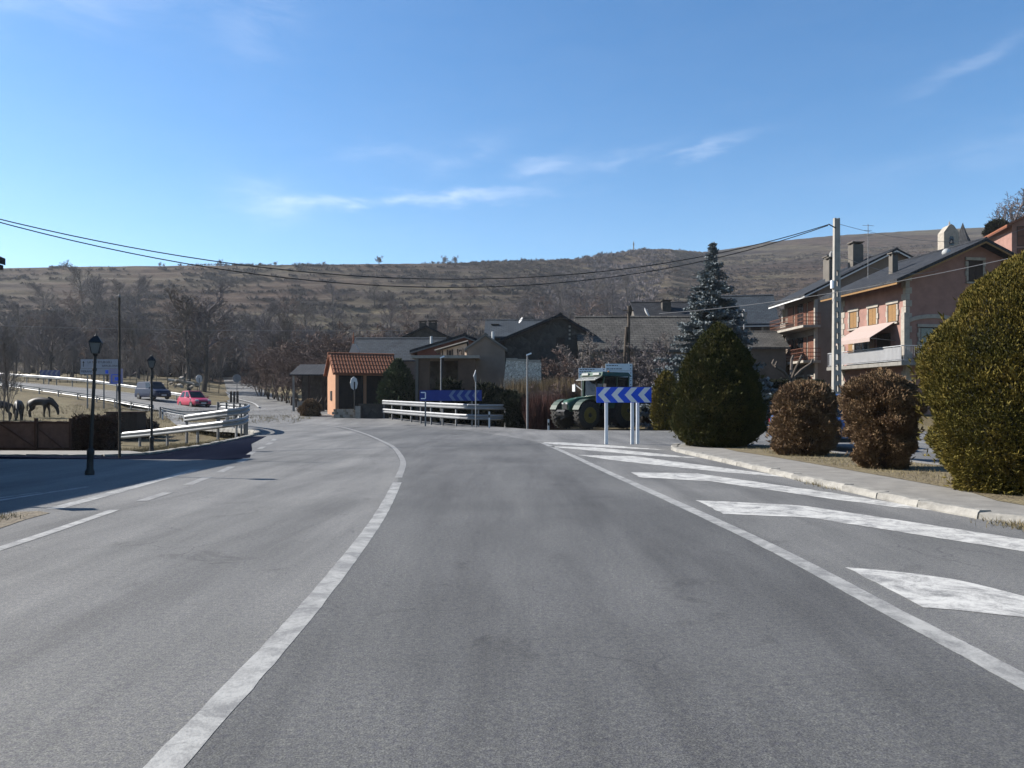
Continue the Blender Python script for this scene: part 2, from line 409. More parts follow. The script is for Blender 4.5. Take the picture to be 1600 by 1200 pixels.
P2 = [(-21, 50), (-2.9, 50), (-8.6, 57.5), (-14.5, 65), (-17.2, 72), (-18.5, 78), (-26.8, 80), (-33.5, 78.5), (-36, 74), (-27, 62)]
rj = flat_poly('road_junction', [(x, y, road_z(x, y) - .006 + .0) for x, y in P2], ASPH); rj['kind'] = 'structure'
def ribbon(name, pts, hw, m, dz=0.0, parent=None, sub=6, jit=0.0):
    rj_ = random.Random(len(name) + len(pts))
    out = []; P = [Vector(p) for p in pts]
    # Catmull-Rom resample
    for i in range(len(P) - 1):
        p0, p1, p2, p3 = P[max(i - 1, 0)], P[i], P[i + 1], P[min(i + 2, len(P) - 1)]
        for k in range(sub):
            t = k / sub
            out.append(.5 * ((2 * p1) + (p2 - p0) * t + (2 * p0 - 5 * p1 + 4 * p2 - p3) * t * t + (3 * p1 - p0 - 3 * p2 + p3) * t ** 3))
    out.append(P[-1]); vs = []; n = len(out)
    for i, p in enumerate(out):
        t = out[min(i + 1, n - 1)] - out[max(i - 1, 0)]; t.z = 0; t.normalize(); s = Vector((-t.y, t.x, 0))
        h = hw[min(int(i / sub), len(hw) - 1)] if isinstance(hw, (list, tuple)) else hw
        vs += [p + s * (h + rj_.uniform(-jit, jit)) + Vector((0, 0, dz)), p - s * (h + rj_.uniform(-jit, jit)) + Vector((0, 0, dz))]
    me = bpy.data.meshes.new(name); me.from_pydata([tuple(v) for v in vs], [], [(2 * i, 2 * i + 1, 2 * i + 3, 2 * i + 2) for i in range(n - 1)]); me.update()
    bm = bmesh.new(); bm.from_mesh(me)
    for f in bm.faces:
        f.normal_update()
        if f.normal.z < 0: f.normal_flip()
    bm.to_mesh(me); bm.free()
    me.materials.append(m); return put(name, me, parent)
rc = ribbon('side_road', ROAD_C, 3.7, ASPH); rc['kind'] = 'structure'
rf = ribbon('lane', ROAD_F, [4.2, 3.4, 2.9, 2.7, 2.6, 2.6], ASPH, .006); rf['kind'] = 'structure'

# our own lane was resurfaced later: a slightly darker strip
LC = [(-1.29, -8), (-1.29, 3), (-1.35, 5.6), (-1.57, 9.4), (-1.95, 13.6), (-2.5, 18), (-3.4, 23), (-4.6, 28), (-6.9, 36), (-10, 45)]
LE = [(-4.8, 46.5), (-2.2, 39.5), (-.3, 33), (1.0, 27.6), (1.5, 22), (1.9, 16), (2.4, 8.4), (2.47, 5.1), (2.48, 3.9), (2.5, -8)]
ls = flat_poly('lane_surface', LC + LE, ASPH_L, .0015); ls['kind'] = 'structure'
# painted shadow: dark strip along the left kerb, where no object casts it
SHADE_PTS = [(-24, 19.9), (-6.62, 19.1), (-6.5, 19.85), (-7.6, 23.4), (-8.6, 26.4), (-10.0, 32.6), (-10.72, 32.6), (-10.1, 27.2), (-9.85, 23.4), (-10.0, 20.5), (-24, 20.5)]
shade_ob = flat_poly('painted_shade', SHADE_PTS, ASPH_SHADE, .0018); shade_ob['kind'] = 'structure'

# ------------------------------------------------------------------ painted markings (parts of the road)
def gp(px, py): d = CAMH * FPX / (py - HZ); return ((px - 800) / FPX * d, d)
ML = .0035
RJ = random.Random(3)
def ragged(pts, step=.16, j=.013):
    out = []
    for (x0, y0), (x1, y1) in zip(pts, pts[1:] + pts[:1]):
        k = max(1, int(math.hypot(x1 - x0, y1 - y0) / step))
        for i in range(k): out.append((x0 + (x1 - x0) * i / k + RJ.uniform(-j, j), y0 + (y1 - y0) * i / k + RJ.uniform(-j, j) * 1.6))
    return out
def stripe(pix, m=PAINT, z=ML, nm='hatch_stripe'): return flat_poly(nm, ragged([gp(*p) for p in pix]), m, z, road)
stripe([(1322, 887), (1400, 893), (1490, 905), (1600, 932), (1900, 985), (1900, 1040), (1600, 966), (1440, 949), (1385, 920)])
stripe([(1088, 782), (1180, 786), (1260, 791), (1600, 843), (1700, 858), (1700, 878), (1600, 862), (1265, 809), (1130, 803)])
stripe([(986, 738), (1090, 740), (1300, 770), (1488, 801), (1400, 793), (1300, 780), (1110, 752), (1000, 746)])
stripe([(903, 711), (990, 713), (1130, 731), (1255, 748), (1130, 738), (960, 719.5)])
stripe([(853, 697.5), (930, 699), (1020, 708), (1100, 716.5), (1010, 712), (900, 702)])
stripe([(838, 691), (880, 691.5), (960, 696.5), (1045, 703.5), (950, 699.5), (870, 694.5)])
def line(nm, pts, w, m=PAINT, sub=8): return ribbon(nm, [(x, y, road_z(x, y) + ML) for x, y in pts], w / 2, m, 0, road, max(2, int(sub * 2.5)), .004)
line('edge_line', [(2.5, -6), (2.48, 0), (2.48, 3.9), (2.46, 5.1), (2.38, 8.4), (1.85, 16), (1.45, 22), (1.0, 27.6)], .16, PAINT_OLD)
line('centre_line', [(-1.25, -6), (-1.28, 0), (-1.29, 3), (-1.35, 5.6), (-1.57, 9.4), (-1.95, 13.6)], .15, PAINT_OLD)
line('centre_line', [(-2.06, 14.5), (-2.28, 16.6), (-2.52, 18.5), (-2.95, 21), (-3.65, 24.6), (-4.5, 28), (-6.4, 35), (-9.2, 44), (-11.5, 49.4)], .13, PAINT_FADED)
line('edge_line', [(-4.7, 0), (-4.72, 5), (-4.75, 7.4), (-5.02, 10.1)], .13, PAINT_OLD)
for a, b_ in [((-5.1, 11.0), (-5.2, 12.1)), ((-5.35, 13.2), (-5.55, 14.6)), ((-5.7, 15.6), (-5.95, 17)), ((-6.2, 18.2), (-6.5, 19.6)), ((-6.9, 21), (-7.2, 22.3)), ((-7.45, 23.6), (-7.7, 24.8)), ((-7.95, 26), (-8.25, 27.4)), ((-8.6, 28.8), (-8.95, 30.2))]:
    line('edge_dash', [a, b_], .16, PAINT_FADED, 1)
line('guide_line', [(-5.85, 10.2), (-6.0, 12), (-6.2, 14), (-6.4, 16.2)], .20, PAINT_OLD)
line('guide_line', [(-7.2, 10.4), (-7.05, 11.6), (-6.85, 12.9)], .12, PAINT_OLD)
line('guide_line', [(-7.6, 10.0), (-7.3, 11.3), (-7.15, 12.1)], .10, PAINT_OLD)
ribbon('edge_line', [(-22.8, 72, 1.0), (-26.0, 80, 1.4), (-31.5, 91, 1.96), (-39, 109, 2.9)], .09, PAINT, .02, rf)
ribbon('edge_line', [(-127, 127.2, 7.5), (-73, 104.2, 4.72), (-47.2, 90.1, 2.97), (-36.2, 83, 1.87)], .09, PAINT, .02, rc)

# ------------------------------------------------------------------ kerbs, pavement, island
CONC = mat('worn_concrete', (.34, .325, .295), .9, .18, 3.0, bump=.5, bscale=30, dist=.01)
CONC_E = mat('kerb_concrete', (.40, .385, .35), .9, .3, 3.0, bump=.6, bscale=18, dist=.02)
SOIL = mat('island_soil', (.20, .155, .095), .95, 0, 2.2, (.30, .25, .14), bump=.9, bscale=16, dist=.06)
DIRT = mat('verge_dirt', (.19, .15, .105), .95, 0, 5, (.30, .26, .19), bump=.9, bscale=14, dist=.05)
def smooth_path(pts, step):
    out = []; P = [Vector((p[0], p[1], p[2] if len(p) > 2 else 0)) for p in pts]
    for i in range(len(P) - 1):
        p0, p1, p2, p3 = P[max(i - 1, 0)], P[i], P[i + 1], P[min(i + 2, len(P) - 1)]
        k = max(2, int((p2 - p1).length / .1))
        for j in range(k):
            t = j / k; out.append(.5 * ((2 * p1) + (p2 - p0) * t + (2 * p0 - 5 * p1 + 4 * p2 - p3) * t * t + (3 * p1 - p0 - 3 * p2 + p3) * t ** 3))
    out.append(P[-1]); res = [out[0]]; acc = 0
    for a, b in zip(out[:-1], out[1:]):
        acc += (b - a).length
        if acc >= step: res.append(b); acc = 0
    return res
ISL = [(5.15, 25.0), (4.72, 23.4), (4.66, 21.6), (4.92, 17.5), (5.06, 14.5), (5.2, 12), (5.36, 10.2), (5.65, 9.0), (6.4, 8.1), (8.2, 7.3), (10.2, 7.0)]
ISR = [(10.6, 8.2), (9.8, 12), (9.0, 17), (8.5, 21.5), (7.6, 24.6), (6.2, 25.5)]
pave = thing('pavement', None, None); pave['kind'] = 'structure'
kp = smooth_path(ISL, .95)
flat_poly('paving', [(p.x + .06, p.y) for p in kp] + ISR, CONC, .082, pave)
kme = []
for q in range(4):
    r_ = random.Random(q); mb = MB(); L_, W_, H_ = .47, .10, .13
    prof = [(-W_, -.1), (-W_ * .97, H_ * .45), (-W_ * .82, H_ * .86), (-W_ * .55, H_), (W_, H_ + .003), (W_, -.1)]
    rings = []
    for i in range(6):
        x = -L_ + 2 * L_ * i / 5; j = .010
        rings.append([(x, a + r_.uniform(-j, j), z + (r_.uniform(-j, j) if z > 0 else 0)) for a, z in prof])
    mb.loft(rings); kme.append(mb.mesh('kerb_stone', CONC_E))
for a, b in zip(kp[:-1], kp[1:]):
    o = put('kerb_stone', random.choice(kme), pave); m_ = (a + b) / 2; t = b - a
    o.location = (m_.x, m_.y, -.035 + random.uniform(-.008, .005)); o.rotation_euler = (0, random.uniform(-.01, .01), math.atan2(t.y, t.x) + random.uniform(-.02, .02)); o.scale = (t.length / .942, 1, 1)
isl = flat_poly('planting_bed', [(6.0, 23.6), (5.9, 21), (6.15, 19), (6.35, 16), (6.5, 13), (6.55, 11.5), (6.3, 10.4), (6.4, 9.4), (7.2, 8.4), (9.8, 8.0), (9.3, 12), (8.6, 17), (8.1, 21.3), (7.4, 24)], SOIL, .088); isl['kind'] = 'structure'
# pale kerb on the left
lk = thing('kerb', None, None); lk['kind'] = 'structure'
lp = smooth_path([(x, y) for x, y in KERB_L], 1.0)
for a, b in zip(lp[:-1], lp[1:]):
    o = put('kerb_stone', random.choice(kme), lk); m_ = (a + b) / 2; t = b - a
    o.location = (m_.x, m_.y, -.085 + random.uniform(-.01, .01)); o.rotation_euler = (0, 0, math.atan2(t.y, t.x) + math.pi); o.scale = (t.length / .955, 1.25, 1)
# pale footway beyond the left kerb
fw = flat_poly('footway', [(-24, 20.7), (-9.95, 20.7), (-9.9, 22.2), (-11.3, 23.6), (-24, 23.9)], CONC, -.05); fw['kind'] = 'structure'
dp = flat_poly('dirt_patch', [gp(*p) for p in [(-260, 850), (-260, 800), (-60, 803), (0, 806), (30, 800), (62, 799), (78, 802), (40, 812), (0, 826), (-60, 850)]], DIRT, .005); dp['kind'] = 'structure'
# ------------------------------------------------------------------ object materials
STEEL = mat('galvanised_steel', (.46, .47, .485), .5, .15, 3, metal=.35, spec=.4)
STEEL_D = mat('dull_steel', (.36, .36, .36), .6, .2, 6, metal=.4)
IRON = mat('black_iron', (.022, .024, .026), .5, .3, 8)
LGLASS = mat('lantern_glass', (.26, .27, .27), .25, .1, 5, spec=.5)
WOODP = mat('weathered_wood', (.13, .10, .075), .9, .35, 6, bump=.5, bscale=25)
CPOLE = mat('pole_concrete', (.50, .475, .43), .9, .15, 3, bump=.4, bscale=30)
CABLE = mat('black_cable', (.012, .012, .013), .6)
WIREP = mat('pale_cable', (.30, .30, .31), .6)
WHITE = mat('white_paint', (1.0, 1.0, .98), .5, .05, 6)
SIGNW = mat('sign_white', (1.35, 1.42, 1.48), .45, .05, 4)
SIGNB = mat('sign_blue', (.03, .17, 1.25), .4, .12, 3)
SIGND = mat('sign_letters', (.03, .035, .06), .5)
SLATE = None
def slate_mat(name, a, b_):
    m = bpy.data.materials.new(name); m.use_nodes = True; MATS[name] = m
    nt, N, L, b = nodes(m); o = N('ShaderNodeTexCoord').outputs['Object']
    mp = N('ShaderNodeMapping'); mp.inputs['Rotation'].default_value = (0, 0, R(90)); L(o, mp.inputs[0])
    br = N('ShaderNodeTexBrick'); br.inputs['Scale'].default_value = 1; br.inputs['Brick Width'].default_value = .42; br.inputs['Row Height'].default_value = .24
    br.inputs['Mortar Size'].default_value = .018; br.inputs['Color1'].default_value = (*a, 1); br.inputs['Color2'].default_value = (*b_, 1); br.inputs['Mortar'].default_value = (a[0] * .4, a[1] * .4, a[2] * .4, 1)
    L(mp.outputs[0], br.inputs['Vector'])
    c = mixrgb(N, L, .7, br.outputs['Color'], ramp(N, L, noise(N, L, o, .8, 6, .7), [(.3, (.6, .6, .6)), (.7, (1.4, 1.4, 1.38))]), 'MULTIPLY')
    L(c, b.inputs['Base Color']); b.inputs['Roughness'].default_value = .75; b.inputs['Specular IOR Level'].default_value = .18
    bp = N('ShaderNodeBump'); bp.inputs['Strength'].default_value = .6; bp.inputs['Distance'].default_value = .03
    L(br.outputs['Fac'], bp.inputs['Height']); bp.invert = True; L(bp.outputs[0], b.inputs['Normal'])
    return m
SLATE = slate_mat('dark_slate', (0.0164, 0.0176, 0.0209), (0.0268, 0.0284, 0.0315))
SLATE_G = slate_mat('grey_stone_slate', (0.0560, 0.0525, 0.0473), (0.0841, 0.0788, 0.0701))
SLATE_B = slate_mat('blue_slate', (0.0255, 0.0328, 0.0419), (0.0364, 0.0456, 0.0546))
def stone_mat(name, a, b_, sc=2.6, mortar=(.12, .11, .09)):
    m = bpy.data.materials.new(name); m.use_nodes = True; MATS[name] = m
    nt, N, L, b = nodes(m); o = N('ShaderNodeTexCoord').outputs['Object']
    vo = N('ShaderNodeTexVoronoi'); vo.inputs['Scale'].default_value = sc; L(o, vo.inputs['Vector'])
    ve = N('ShaderNodeTexVoronoi', feature='DISTANCE_TO_EDGE'); ve.inputs['Scale'].default_value = sc; L(o, ve.inputs['Vector'])
    sx = N('ShaderNodeSeparateXYZ'); L(vo.outputs['Color'], sx.inputs[0])
    c = ramp(N, L, sx.outputs[0], [(.1, a), (.9, b_)])
    e = ramp(N, L, ve.outputs['Distance'], [(.0, (1, 1, 1)), (.06, (0, 0, 0))])
    c = mixrgb(N, L, e, c, mortar)
    c = mixrgb(N, L, .6, c, ramp(N, L, noise(N, L, o, 7, 5, .8), [(.3, (.6, .6, .6)), (.7, (1.35, 1.35, 1.3))]), 'MULTIPLY')
    L(c, b.inputs['Base Color']); b.inputs['Roughness'].default_value = .92
    bp = N('ShaderNodeBump'); bp.inputs['Strength'].default_value = .8; bp.inputs['Distance'].default_value = .05
    L(ve.outputs['Distance'], bp.inputs['Height']); L(bp.outputs[0], b.inputs['Normal']); return m
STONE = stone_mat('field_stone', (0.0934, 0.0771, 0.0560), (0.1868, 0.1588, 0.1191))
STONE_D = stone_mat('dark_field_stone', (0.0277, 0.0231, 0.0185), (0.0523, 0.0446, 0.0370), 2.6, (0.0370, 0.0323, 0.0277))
STONE_L = mat('pale_cut_stone', (.52, .47, .40), .9, .2, 2.5, bump=.4, bscale=20)
PINK = mat('pink_render', (.44, .25, .205), .92, .16, 1.3, bump=.25, bscale=40)
OCHRE = mat('orange_render', (.62, .33, .19), .92, .10, .8, bump=.25, bscale=30)
BEIGE = mat('beige_render', (0.3120, 0.2496, 0.2028), .92, .15, .9, bump=.3, bscale=30)
BROWNW = mat('brown_render', (0.1782, 0.1155, 0.0792), .93, .18, .9, bump=.3, bscale=30)
GREYW = mat('grey_render', (0.1950, 0.1762, 0.1537), .93, .16, 1.2, bump=.3, bscale=30)
WOODR = mat('red_brown_wood', (.20, .075, .04), .75, .25, 5, stretch=(1, 1, 6), bump=.3, bscale=20)
WOODY = mat('golden_wood', (.36, .20, .07), .7, .2, 5, stretch=(1, 1, 6), bump=.2, bscale=20)
WOODD = mat('dark_wood', (.055, .035, .025), .8, .3, 5, bump=.3, bscale=20)
WPANE = mat('window_glass', (.02, .024, .03), .12, .2, 2, spec=.6)
CLAY = mat('clay_tile', (0.2880, 0.0972, 0.0468), .9, 0, 4.5, (0.3744, 0.1440, 0.0720), bump=.5, bscale=30)
SHEET = mat('grey_sheet_metal', (.25, .245, .235), .6, .2, 1.5)
AWN = mat('awning_cloth', (.60, .47, .42), .9, .05, 2)
RUST = mat('rusty_sheet', (.16, .10, .085), .92, 0, 3.2, (.25, .165, .14), bump=.4, bscale=18)
TYRE = mat('tyre_rubber', (.055, .052, .048), .9, .3, 9)
RIMY = mat('tractor_rim', (.22, .17, .035), .5, .2, 6)
TGREEN = mat('tractor_green', (.016, .085, .034), .38, .15, 3, spec=.5)
TDARK = mat('machine_black', (.02, .02, .021), .6, .3, 6)
CGLASS = mat('vehicle_glass', (.012, .016, .02), .14, .2, 2, spec=.3)
RIMA = mat('alloy_rim', (.40, .41, .42), .35, .1, 6, metal=.6)
LAMPW = mat('headlamp', (.72, .73, .72), .15, .05, 6, spec=.7)

# ------------------------------------------------------------------ crash barriers
WPROF = [(0, .155), (.045, .150), (.082, .105), (.082, .060), (.012, .018), (.012, -.018), (.082, -.060), (.082, -.105), (.045, -.150), (0, -.155)]
def barrier(name, label, path, tiers, side, post_every, post_top, group=None, cap=(True, True), postw=.07):
    """path of ground points; side = +1 when the corrugated face looks left of the path direction"""
    P = smooth_path(path, .5); root = thing(name, label, 'crash barrier', P[0], 0, group); o0 = P[0]
    nrm = []
    for i in range(len(P)):
        t = P[min(i + 1, len(P) - 1)] - P[max(i - 1, 0)]; t.z = 0; t.normalize(); nrm.append(Vector((-t.y, t.x, 0)) * side)
    for h, i0, i1 in tiers:
        a, b = int(i0 * (len(P) - 1)), int(i1 * (len(P) - 1))
        mb = MB(); rings = []
        for i in range(a, b + 1):
            front = [P[i] - o0 + nrm[i] * (q + .055) + Vector((0, 0, h + z)) for q, z in WPROF]
            back = [P[i] - o0 + nrm[i] * (q + .049) + Vector((0, 0, h + z)) for q, z in reversed(WPROF)]
            rings.append(front + back)
        mb.loft(rings); beam = mb.build('beam', STEEL, root, False)
        # rounded end pieces
        for k, (i, want) in enumerate(((a, cap[0]), (b, cap[1]))):
            if not want: continue
            t = (P[i] - P[i + 1] if k == 0 else P[i] - P[i - 1]); t.z = 0; t.normalize()
            mb = MB(); rr = []
            for q in range(7):
                w_ = math.pi * q / 6
                off = t * (.16 * math.sin(w_)) + nrm[i] * (.055 + .05 - .05 * math.cos(w_) - .05)
                rr.append([P[i] - o0 + off + Vector((0, 0, h + .155)), P[i] - o0 + off + Vector((0, 0, h - .155)), P[i] - o0 + off - nrm[i] * .006 + Vector((0, 0, h - .155)), P[i] - o0 + off - nrm[i] * .006 + Vector((0, 0, h + .155))])
            mb.loft(rr); mb.build('end_terminal', STEEL, beam)
    pm = MB().box((0, 0, post_top / 2 - .15), (postw, postw * 1.4, post_top + .3)).mesh('post', STEEL_D)
    acc = 1e9
    for i in range(len(P)):
        if i: acc += (P[i] - P[i - 1]).length
        if acc >= post_every:
            acc = 0; o = put('post', pm, root, P[i] - o0, math.atan2(nrm[i].y, nrm[i].x) + math.pi / 2)
    bm_ = MB().lathe([(.022, 0), (.022, .012), (.012, .02)], 6, axis='y').mesh('bolt', STEEL_D)
    return root
# left, at the mouth of the lower lane (lower beam long, upper beam short, both bend round the corner)
def zb(py, d): return CAMH + (HZ - py) / FPX * d
pa = [(ax(176, 38.5), 38.5, -.95), (ax(236, 36.8), 36.8, -.72), (ax(303, 35.0), 35.0, -.44), (ax(345, 34.0), 34.0, -.27), (ax(372, 34.2), 34.2, -.15), (ax(383, 36), 36, -.06), (ax(381, 39), 39, .0), (ax(368, 42.5), 42.5, .05), (ax(350, 45.5), 45.5, .1), (ax(338, 47), 47, .12)]
barrier('crash_barrier', 'steel crash barrier with long low beam curving round the grassy corner on the left', pa, [(.70, 0, .80)], -1, 2.1, .85)
pb = [(ax(289, 35.7), 35.9, -.47), (ax(345, 34.4), 34.5, -.24), (ax(373, 34.6), 34.6, -.12), (ax(384.5, 36.4), 36.4, -.04), (ax(382, 39.2), 39.4, .03), (ax(368, 42.8), 42.9, .08), (ax(350, 45.8), 45.9, .13), (ax(337, 47.5), 47.6, .15)]
barrier('crash_barrier', 'short upper crash barrier wrapping the corner just above the long low one', pb, [(1.13, 0, 1)], -1, 1.9, 1.28)
# low barriers between the corner and the red car
pc = [(ax(250, 58), 58, gz(ax(250, 58), 58) + .02), (ax(285, 57), 57, .02), (ax(320, 56), 56, .05), (ax(345, 57), 57, .12)]
barrier('crash_barrier', 'dull crash barrier in front of the red car, its back in shade', pc, [(.62, 0, 1)], 1, 4.0, .75)
# long barrier on the near side of the side road, and the far one under the trees
pn = [(-64, 89, 3.9), (-47.5, 79.5, 2.2), (-38, 73.6, 1.25), (-33.5, 70, .75), (-30, 67, .42)]
barrier('crash_barrier', 'long white-lit crash barrier on posts above the horse pasture', pn, [(.62, 0, 1)], 1, 3.0, .72)
pf = [(-78, 107.5, 5.2), (-53, 94.5, 3.65), (-42.5, 88.3, 2.6), (-36.5, 83.5, 1.9), (-32.6, 79.8, 1.5)]
barrier('crash_barrier', 'far crash barrier beyond the side road, under the bare trees', pf, [(.62, 0, 1)], -1, 4.0, .75)
# right, double height
pr = [(ax(600, 57), 57, .2), (ax(640, 53), 53, .1), (ax(690, 48.6), 48.6, 0), (ax(722, 46.6), 46.6, -.05), (ax(745, 46.2), 46.2, -.08), (ax(775, 46.6), 46.6, -.1), (ax(795, 47), 47, -.1)]
barrier('crash_barrier', 'two-tier crash barrier beside the dark shrubs, left end brightly lit', pr, [(.62, 0, 1), (1.22, 0, 1)], -1, 1.5, 1.4, cap=(True, False))

# ------------------------------------------------------------------ street lanterns
def lantern(label, loc, lean=0, H=2.72):
    r = thing('street_lamp', label, 'street lamp', loc, R(20), 'iron lanterns along the left')
    MB().lathe([(.085, 0), (.085, .06), (.060, .12), (.056, .36), (.068, .40), (.068, .45), (.038, .50)], 12).build('pedestal', IRON, r, True)
    pole = MB().tube([(0, 0, .48), (0, 0, H - .40)], [.036, .026], 10).build('pole', IRON, r, True)
    MB().lathe([(.036, 0), (.042, .03), (.036, .06)], 10, (0, 0, H - .70)).build('collar', IRON, pole, True)
    hd = MB().lathe([(.022, H - .43), (.05, H - .39), (.055, H - .37), (.022, H - .365)], 8).build('lantern_base', IRON, r)
    def sq(w, z): return [(-w, -w, z), (w, -w, z), (w, w, z), (-w, w, z)]
    MB().hexa(sq(.055, H - .365) + sq(.098, H - .17)).build('glass', LGLASS, r)
    fr = MB()
    for sx, sy in ((-1, -1), (1, -1), (1, 1), (-1, 1)):
        fr.tube([(sx * .057, sy * .057, H - .37), (sx * .102, sy * .102, H - .165)], .008, 4)
    fr.hexa(sq(.110, H - .172) + sq(.110, H - .158)); fr.build('lantern_frame', IRON, r)
    cap = MB().hexa(sq(.116, H - .158) + sq(.05, H - .065)).hexa(sq(.05, H - .065) + sq(.04, H - .04)).build('lantern_roof', IRON, r)
    MB().lathe([(.032, H - .04), (.024, H - .025), (.012, H - .012), (.015, H), (.004, H + .02)], 8).build('finial', IRON, cap)
    r.rotation_euler = (0, lean, R(20)); return r
l1 = lantern('nearer black iron lantern standing in the dark shade at the left', (ax(140, 15.1), 15.1, 0), R(2.4), 2.66)
l2 = lantern('smaller black iron lantern beside the grassy verge and barrier', (ax(237, 23.2), 23.2, -.1), 0, 2.85)
l3 = lantern('black iron lantern outside the frame, throwing its shadow on the road', (-9.1, 11.15, 0), 0, 2.75)

# ------------------------------------------------------------------ poles and cables
t = thing('steel_pole', 'thin bare grey pole between the two left lanterns', 'pole', (ax(187, 19.6), 19.6, -.1))
MB().tube([(0, 0, 0), (-.01, 0, 4.05)], [.034, .028], 8).build('shaft', WOODP, t, True)
MB().lathe([(.036, 4.04), (.036, 4.09), (.01, 4.11)], 8, (-.01, 0, 0)).build('cap', STEEL_D, t)
PP = Vector((ax(1307, 35), 35, -.12)); PT = az_(341, 35)
t = thing('concrete_pole', 'tall slotted concrete electricity pole in front of the pink house', 'pole', PP, R(8))
hh = PT + .12
mb = MB()
for sx in (-1, 1):
    mb.hexa([(sx * .15 - .05, -.10, 0), (sx * .15 + .05, -.10, 0), (sx * .15 + .05, .10, 0), (sx * .15 - .05, .10, 0), (sx * .085 - .04, -.075, hh), (sx * .085 + .04, -.075, hh), (sx * .085 + .04, .075, hh), (sx * .085 - .04, .075, hh)])
mb.build('shaft', CPOLE, t)
k = 0; z = .5
while z < hh - 2.4:
    wz = .15 - .065 * z / hh
    MB().box((0, 0, z), (2 * (wz - .045 + .004 * z / hh), .14, .20)).build('rung', CPOLE, t); z += .46
MB().hexa([(-.065, -.07, hh - 2.3), (.065, -.07, hh - 2.3), (.065, .07, hh - 2.3), (-.065, .07, hh - 2.3), (-.05, -.07, hh - .02), (.05, -.07, hh - .02), (.05, .07, hh - .02), (-.05, .07, hh - .02)]).build('web', CPOLE, t)
MB().box((-.2, 0, hh - 2.9), (.10, .14, .34)).build('junction_box', SIGNW, t)
MB().tube([(-.1, -.1, hh - .45), (-.45, -.14, hh - .30)], .025, 6).build('bracket', IRON, t)
def cable(nm, label, a, b, sag, r, m=CABLE, n=40, cat='cable', group=None):
    a = Vector(a); b = Vector(b); pts = []
    for i in range(n + 1):
        q = i / n; p = a.lerp(b, q); p.z -= 4 * sag * q * (1 - q); pts.append(p - a)
    o = MB().tube(pts, r, 5).build(nm, m); o.location = a; tag(o, label, cat, group); return o
A = PP + Vector((-.4, -.1, hh - .30)); 
cable('power_cable', 'upper of the two thick black cables sagging across the whole view', A, (-18.5, 25, 7.75), 2.45, .019)
cable('power_cable', 'lower of the two thick black cables sagging across the whole view', A + Vector((0, .03, -.03)), (-18.5, 25.1, 7.72), 2.72, .019)
cable('power_cable', 'thin cable from the concrete pole top over the roofs to the right', PP + Vector((.1, 0, hh - .25)), (40, 60, 15.2), 1.2, .010, WIREP)
cable('power_cable', 'second thin cable from the concrete pole, slightly lower, to the right', PP + Vector((.1, 0, hh - 1.6)), (27.4, 51.4, 9.9), .5, .010, WIREP)
cable('power_cable', 'cable crossing in front of both balcony houses', at(1030, 490, 40), at(1640, 389, 30), .35, .014, WIREP)
cable('power_cable', 'thin pale cable stretched across the bare trees on the left', at(-60, 507, 40), at(640, 516, 55), .15, .012, WIREP)
cable('power_cable', 'thin dark cable from the wooden pole towards the left', at(700, 499, 58), at(982, 494, 52), .1, .012)
t = thing('wooden_pole', 'dark double wooden pole in front of the stone barn', 'pole', (ax(982, 52), 52, gz(ax(982, 52), 52)))
hp = az_(478, 52) - gz(ax(982, 52), 52)
MB().tube([(0, 0, 0), (.02, 0, hp)], [.13, .09], 8).build('shaft', WOODP, t, True)
MB().tube([(-.5, 0, 0), (-.12, 0, hp * .82)], [.12, .09], 8).build('brace', WOODP, t, True)
MB().tube([(-.35, 0, hp - .3), (.35, 0, hp - .3)], .04, 6).build('crossarm', WOODP, t)
t = thing('street_lamp', 'slim grey lamp post between the blue spruce and the balcony house', 'street lamp', (ax(1163, 55), 55, gz(ax(1163, 55), 55)))
hp = az_(488, 55) - gz(ax(1163, 55), 55)
MB().tube([(0, 0, 0), (0, 0, hp - .5)], [.09, .06], 8).build('pole', STEEL_D, t, True)
hd = MB().lathe([(.06, hp - .5), (.12, hp - .42), (.2, hp - .05), (.22, hp), (.05, hp + .22)], 8).build('lantern', STEEL_D, t)
for px, py0, py1, d, lab in ((689, 560, 668, 50, 'thin dark lamp post beside the blue arrow board'), (824, 556, 671, 42, 'slim lamp post with small white head beside the reeds')):
    zg = -.1 if d < 51 else gz(ax(px, d), d)
    t = thing('street_lamp', lab, 'street lamp', (ax(px, d), d, zg)); hp = az_(py0, d) - zg
    MB().tube([(0, 0, 0), (0, 0, hp)], [.06, .04], 8).build('pole', STEEL_D, t, True)
    MB().hexa([(-.05, -.08, hp), (.22, -.08, hp + .10), (.22, .08, hp + .10), (-.05, .08, hp), (-.05, -.07, hp + .07), (.20, -.07, hp + .17), (.20, .07, hp + .17), (-.05, .07, hp + .07)]).build('lamp_head', SIGNW, t)

# ------------------------------------------------------------------ signs
def chevrons(parent, n, w, h, y, m, x0=None, step=None, tw=None):
    step = step or w / n; x0 = -w / 2 if x0 is None else x0; tw = tw or step * .50; dx = step * .50
    for i in range(n):
        x = x0 + i * step + .02
        MB().prism([(x + dx, h / 2 - .012), (x + dx + tw, h / 2 - .012), (x + tw, 0), (x + dx + tw, -h / 2 + .012), (x + dx, -h / 2 + .012), (x, 0)], 'y', y - .004, y).build('chevron', m, parent)
d = 26.2
t = thing('chevron_sign', 'blue board with four white arrows pointing left on three pale posts', 'road sign', (ax(975, d), d, 0), R(3))
Wc, Hc, zc = 1.80, .51, az_(617, d)
bd = MB().box((0, 0, zc), (Wc, .03, Hc)).build('board', SIGNB, t)
ch = chevrons(bd, 4, Wc, Hc, -.017, SIGNW, -Wc / 2 + .02, .44, .20)
for o in kids(bd): o.location.z = zc
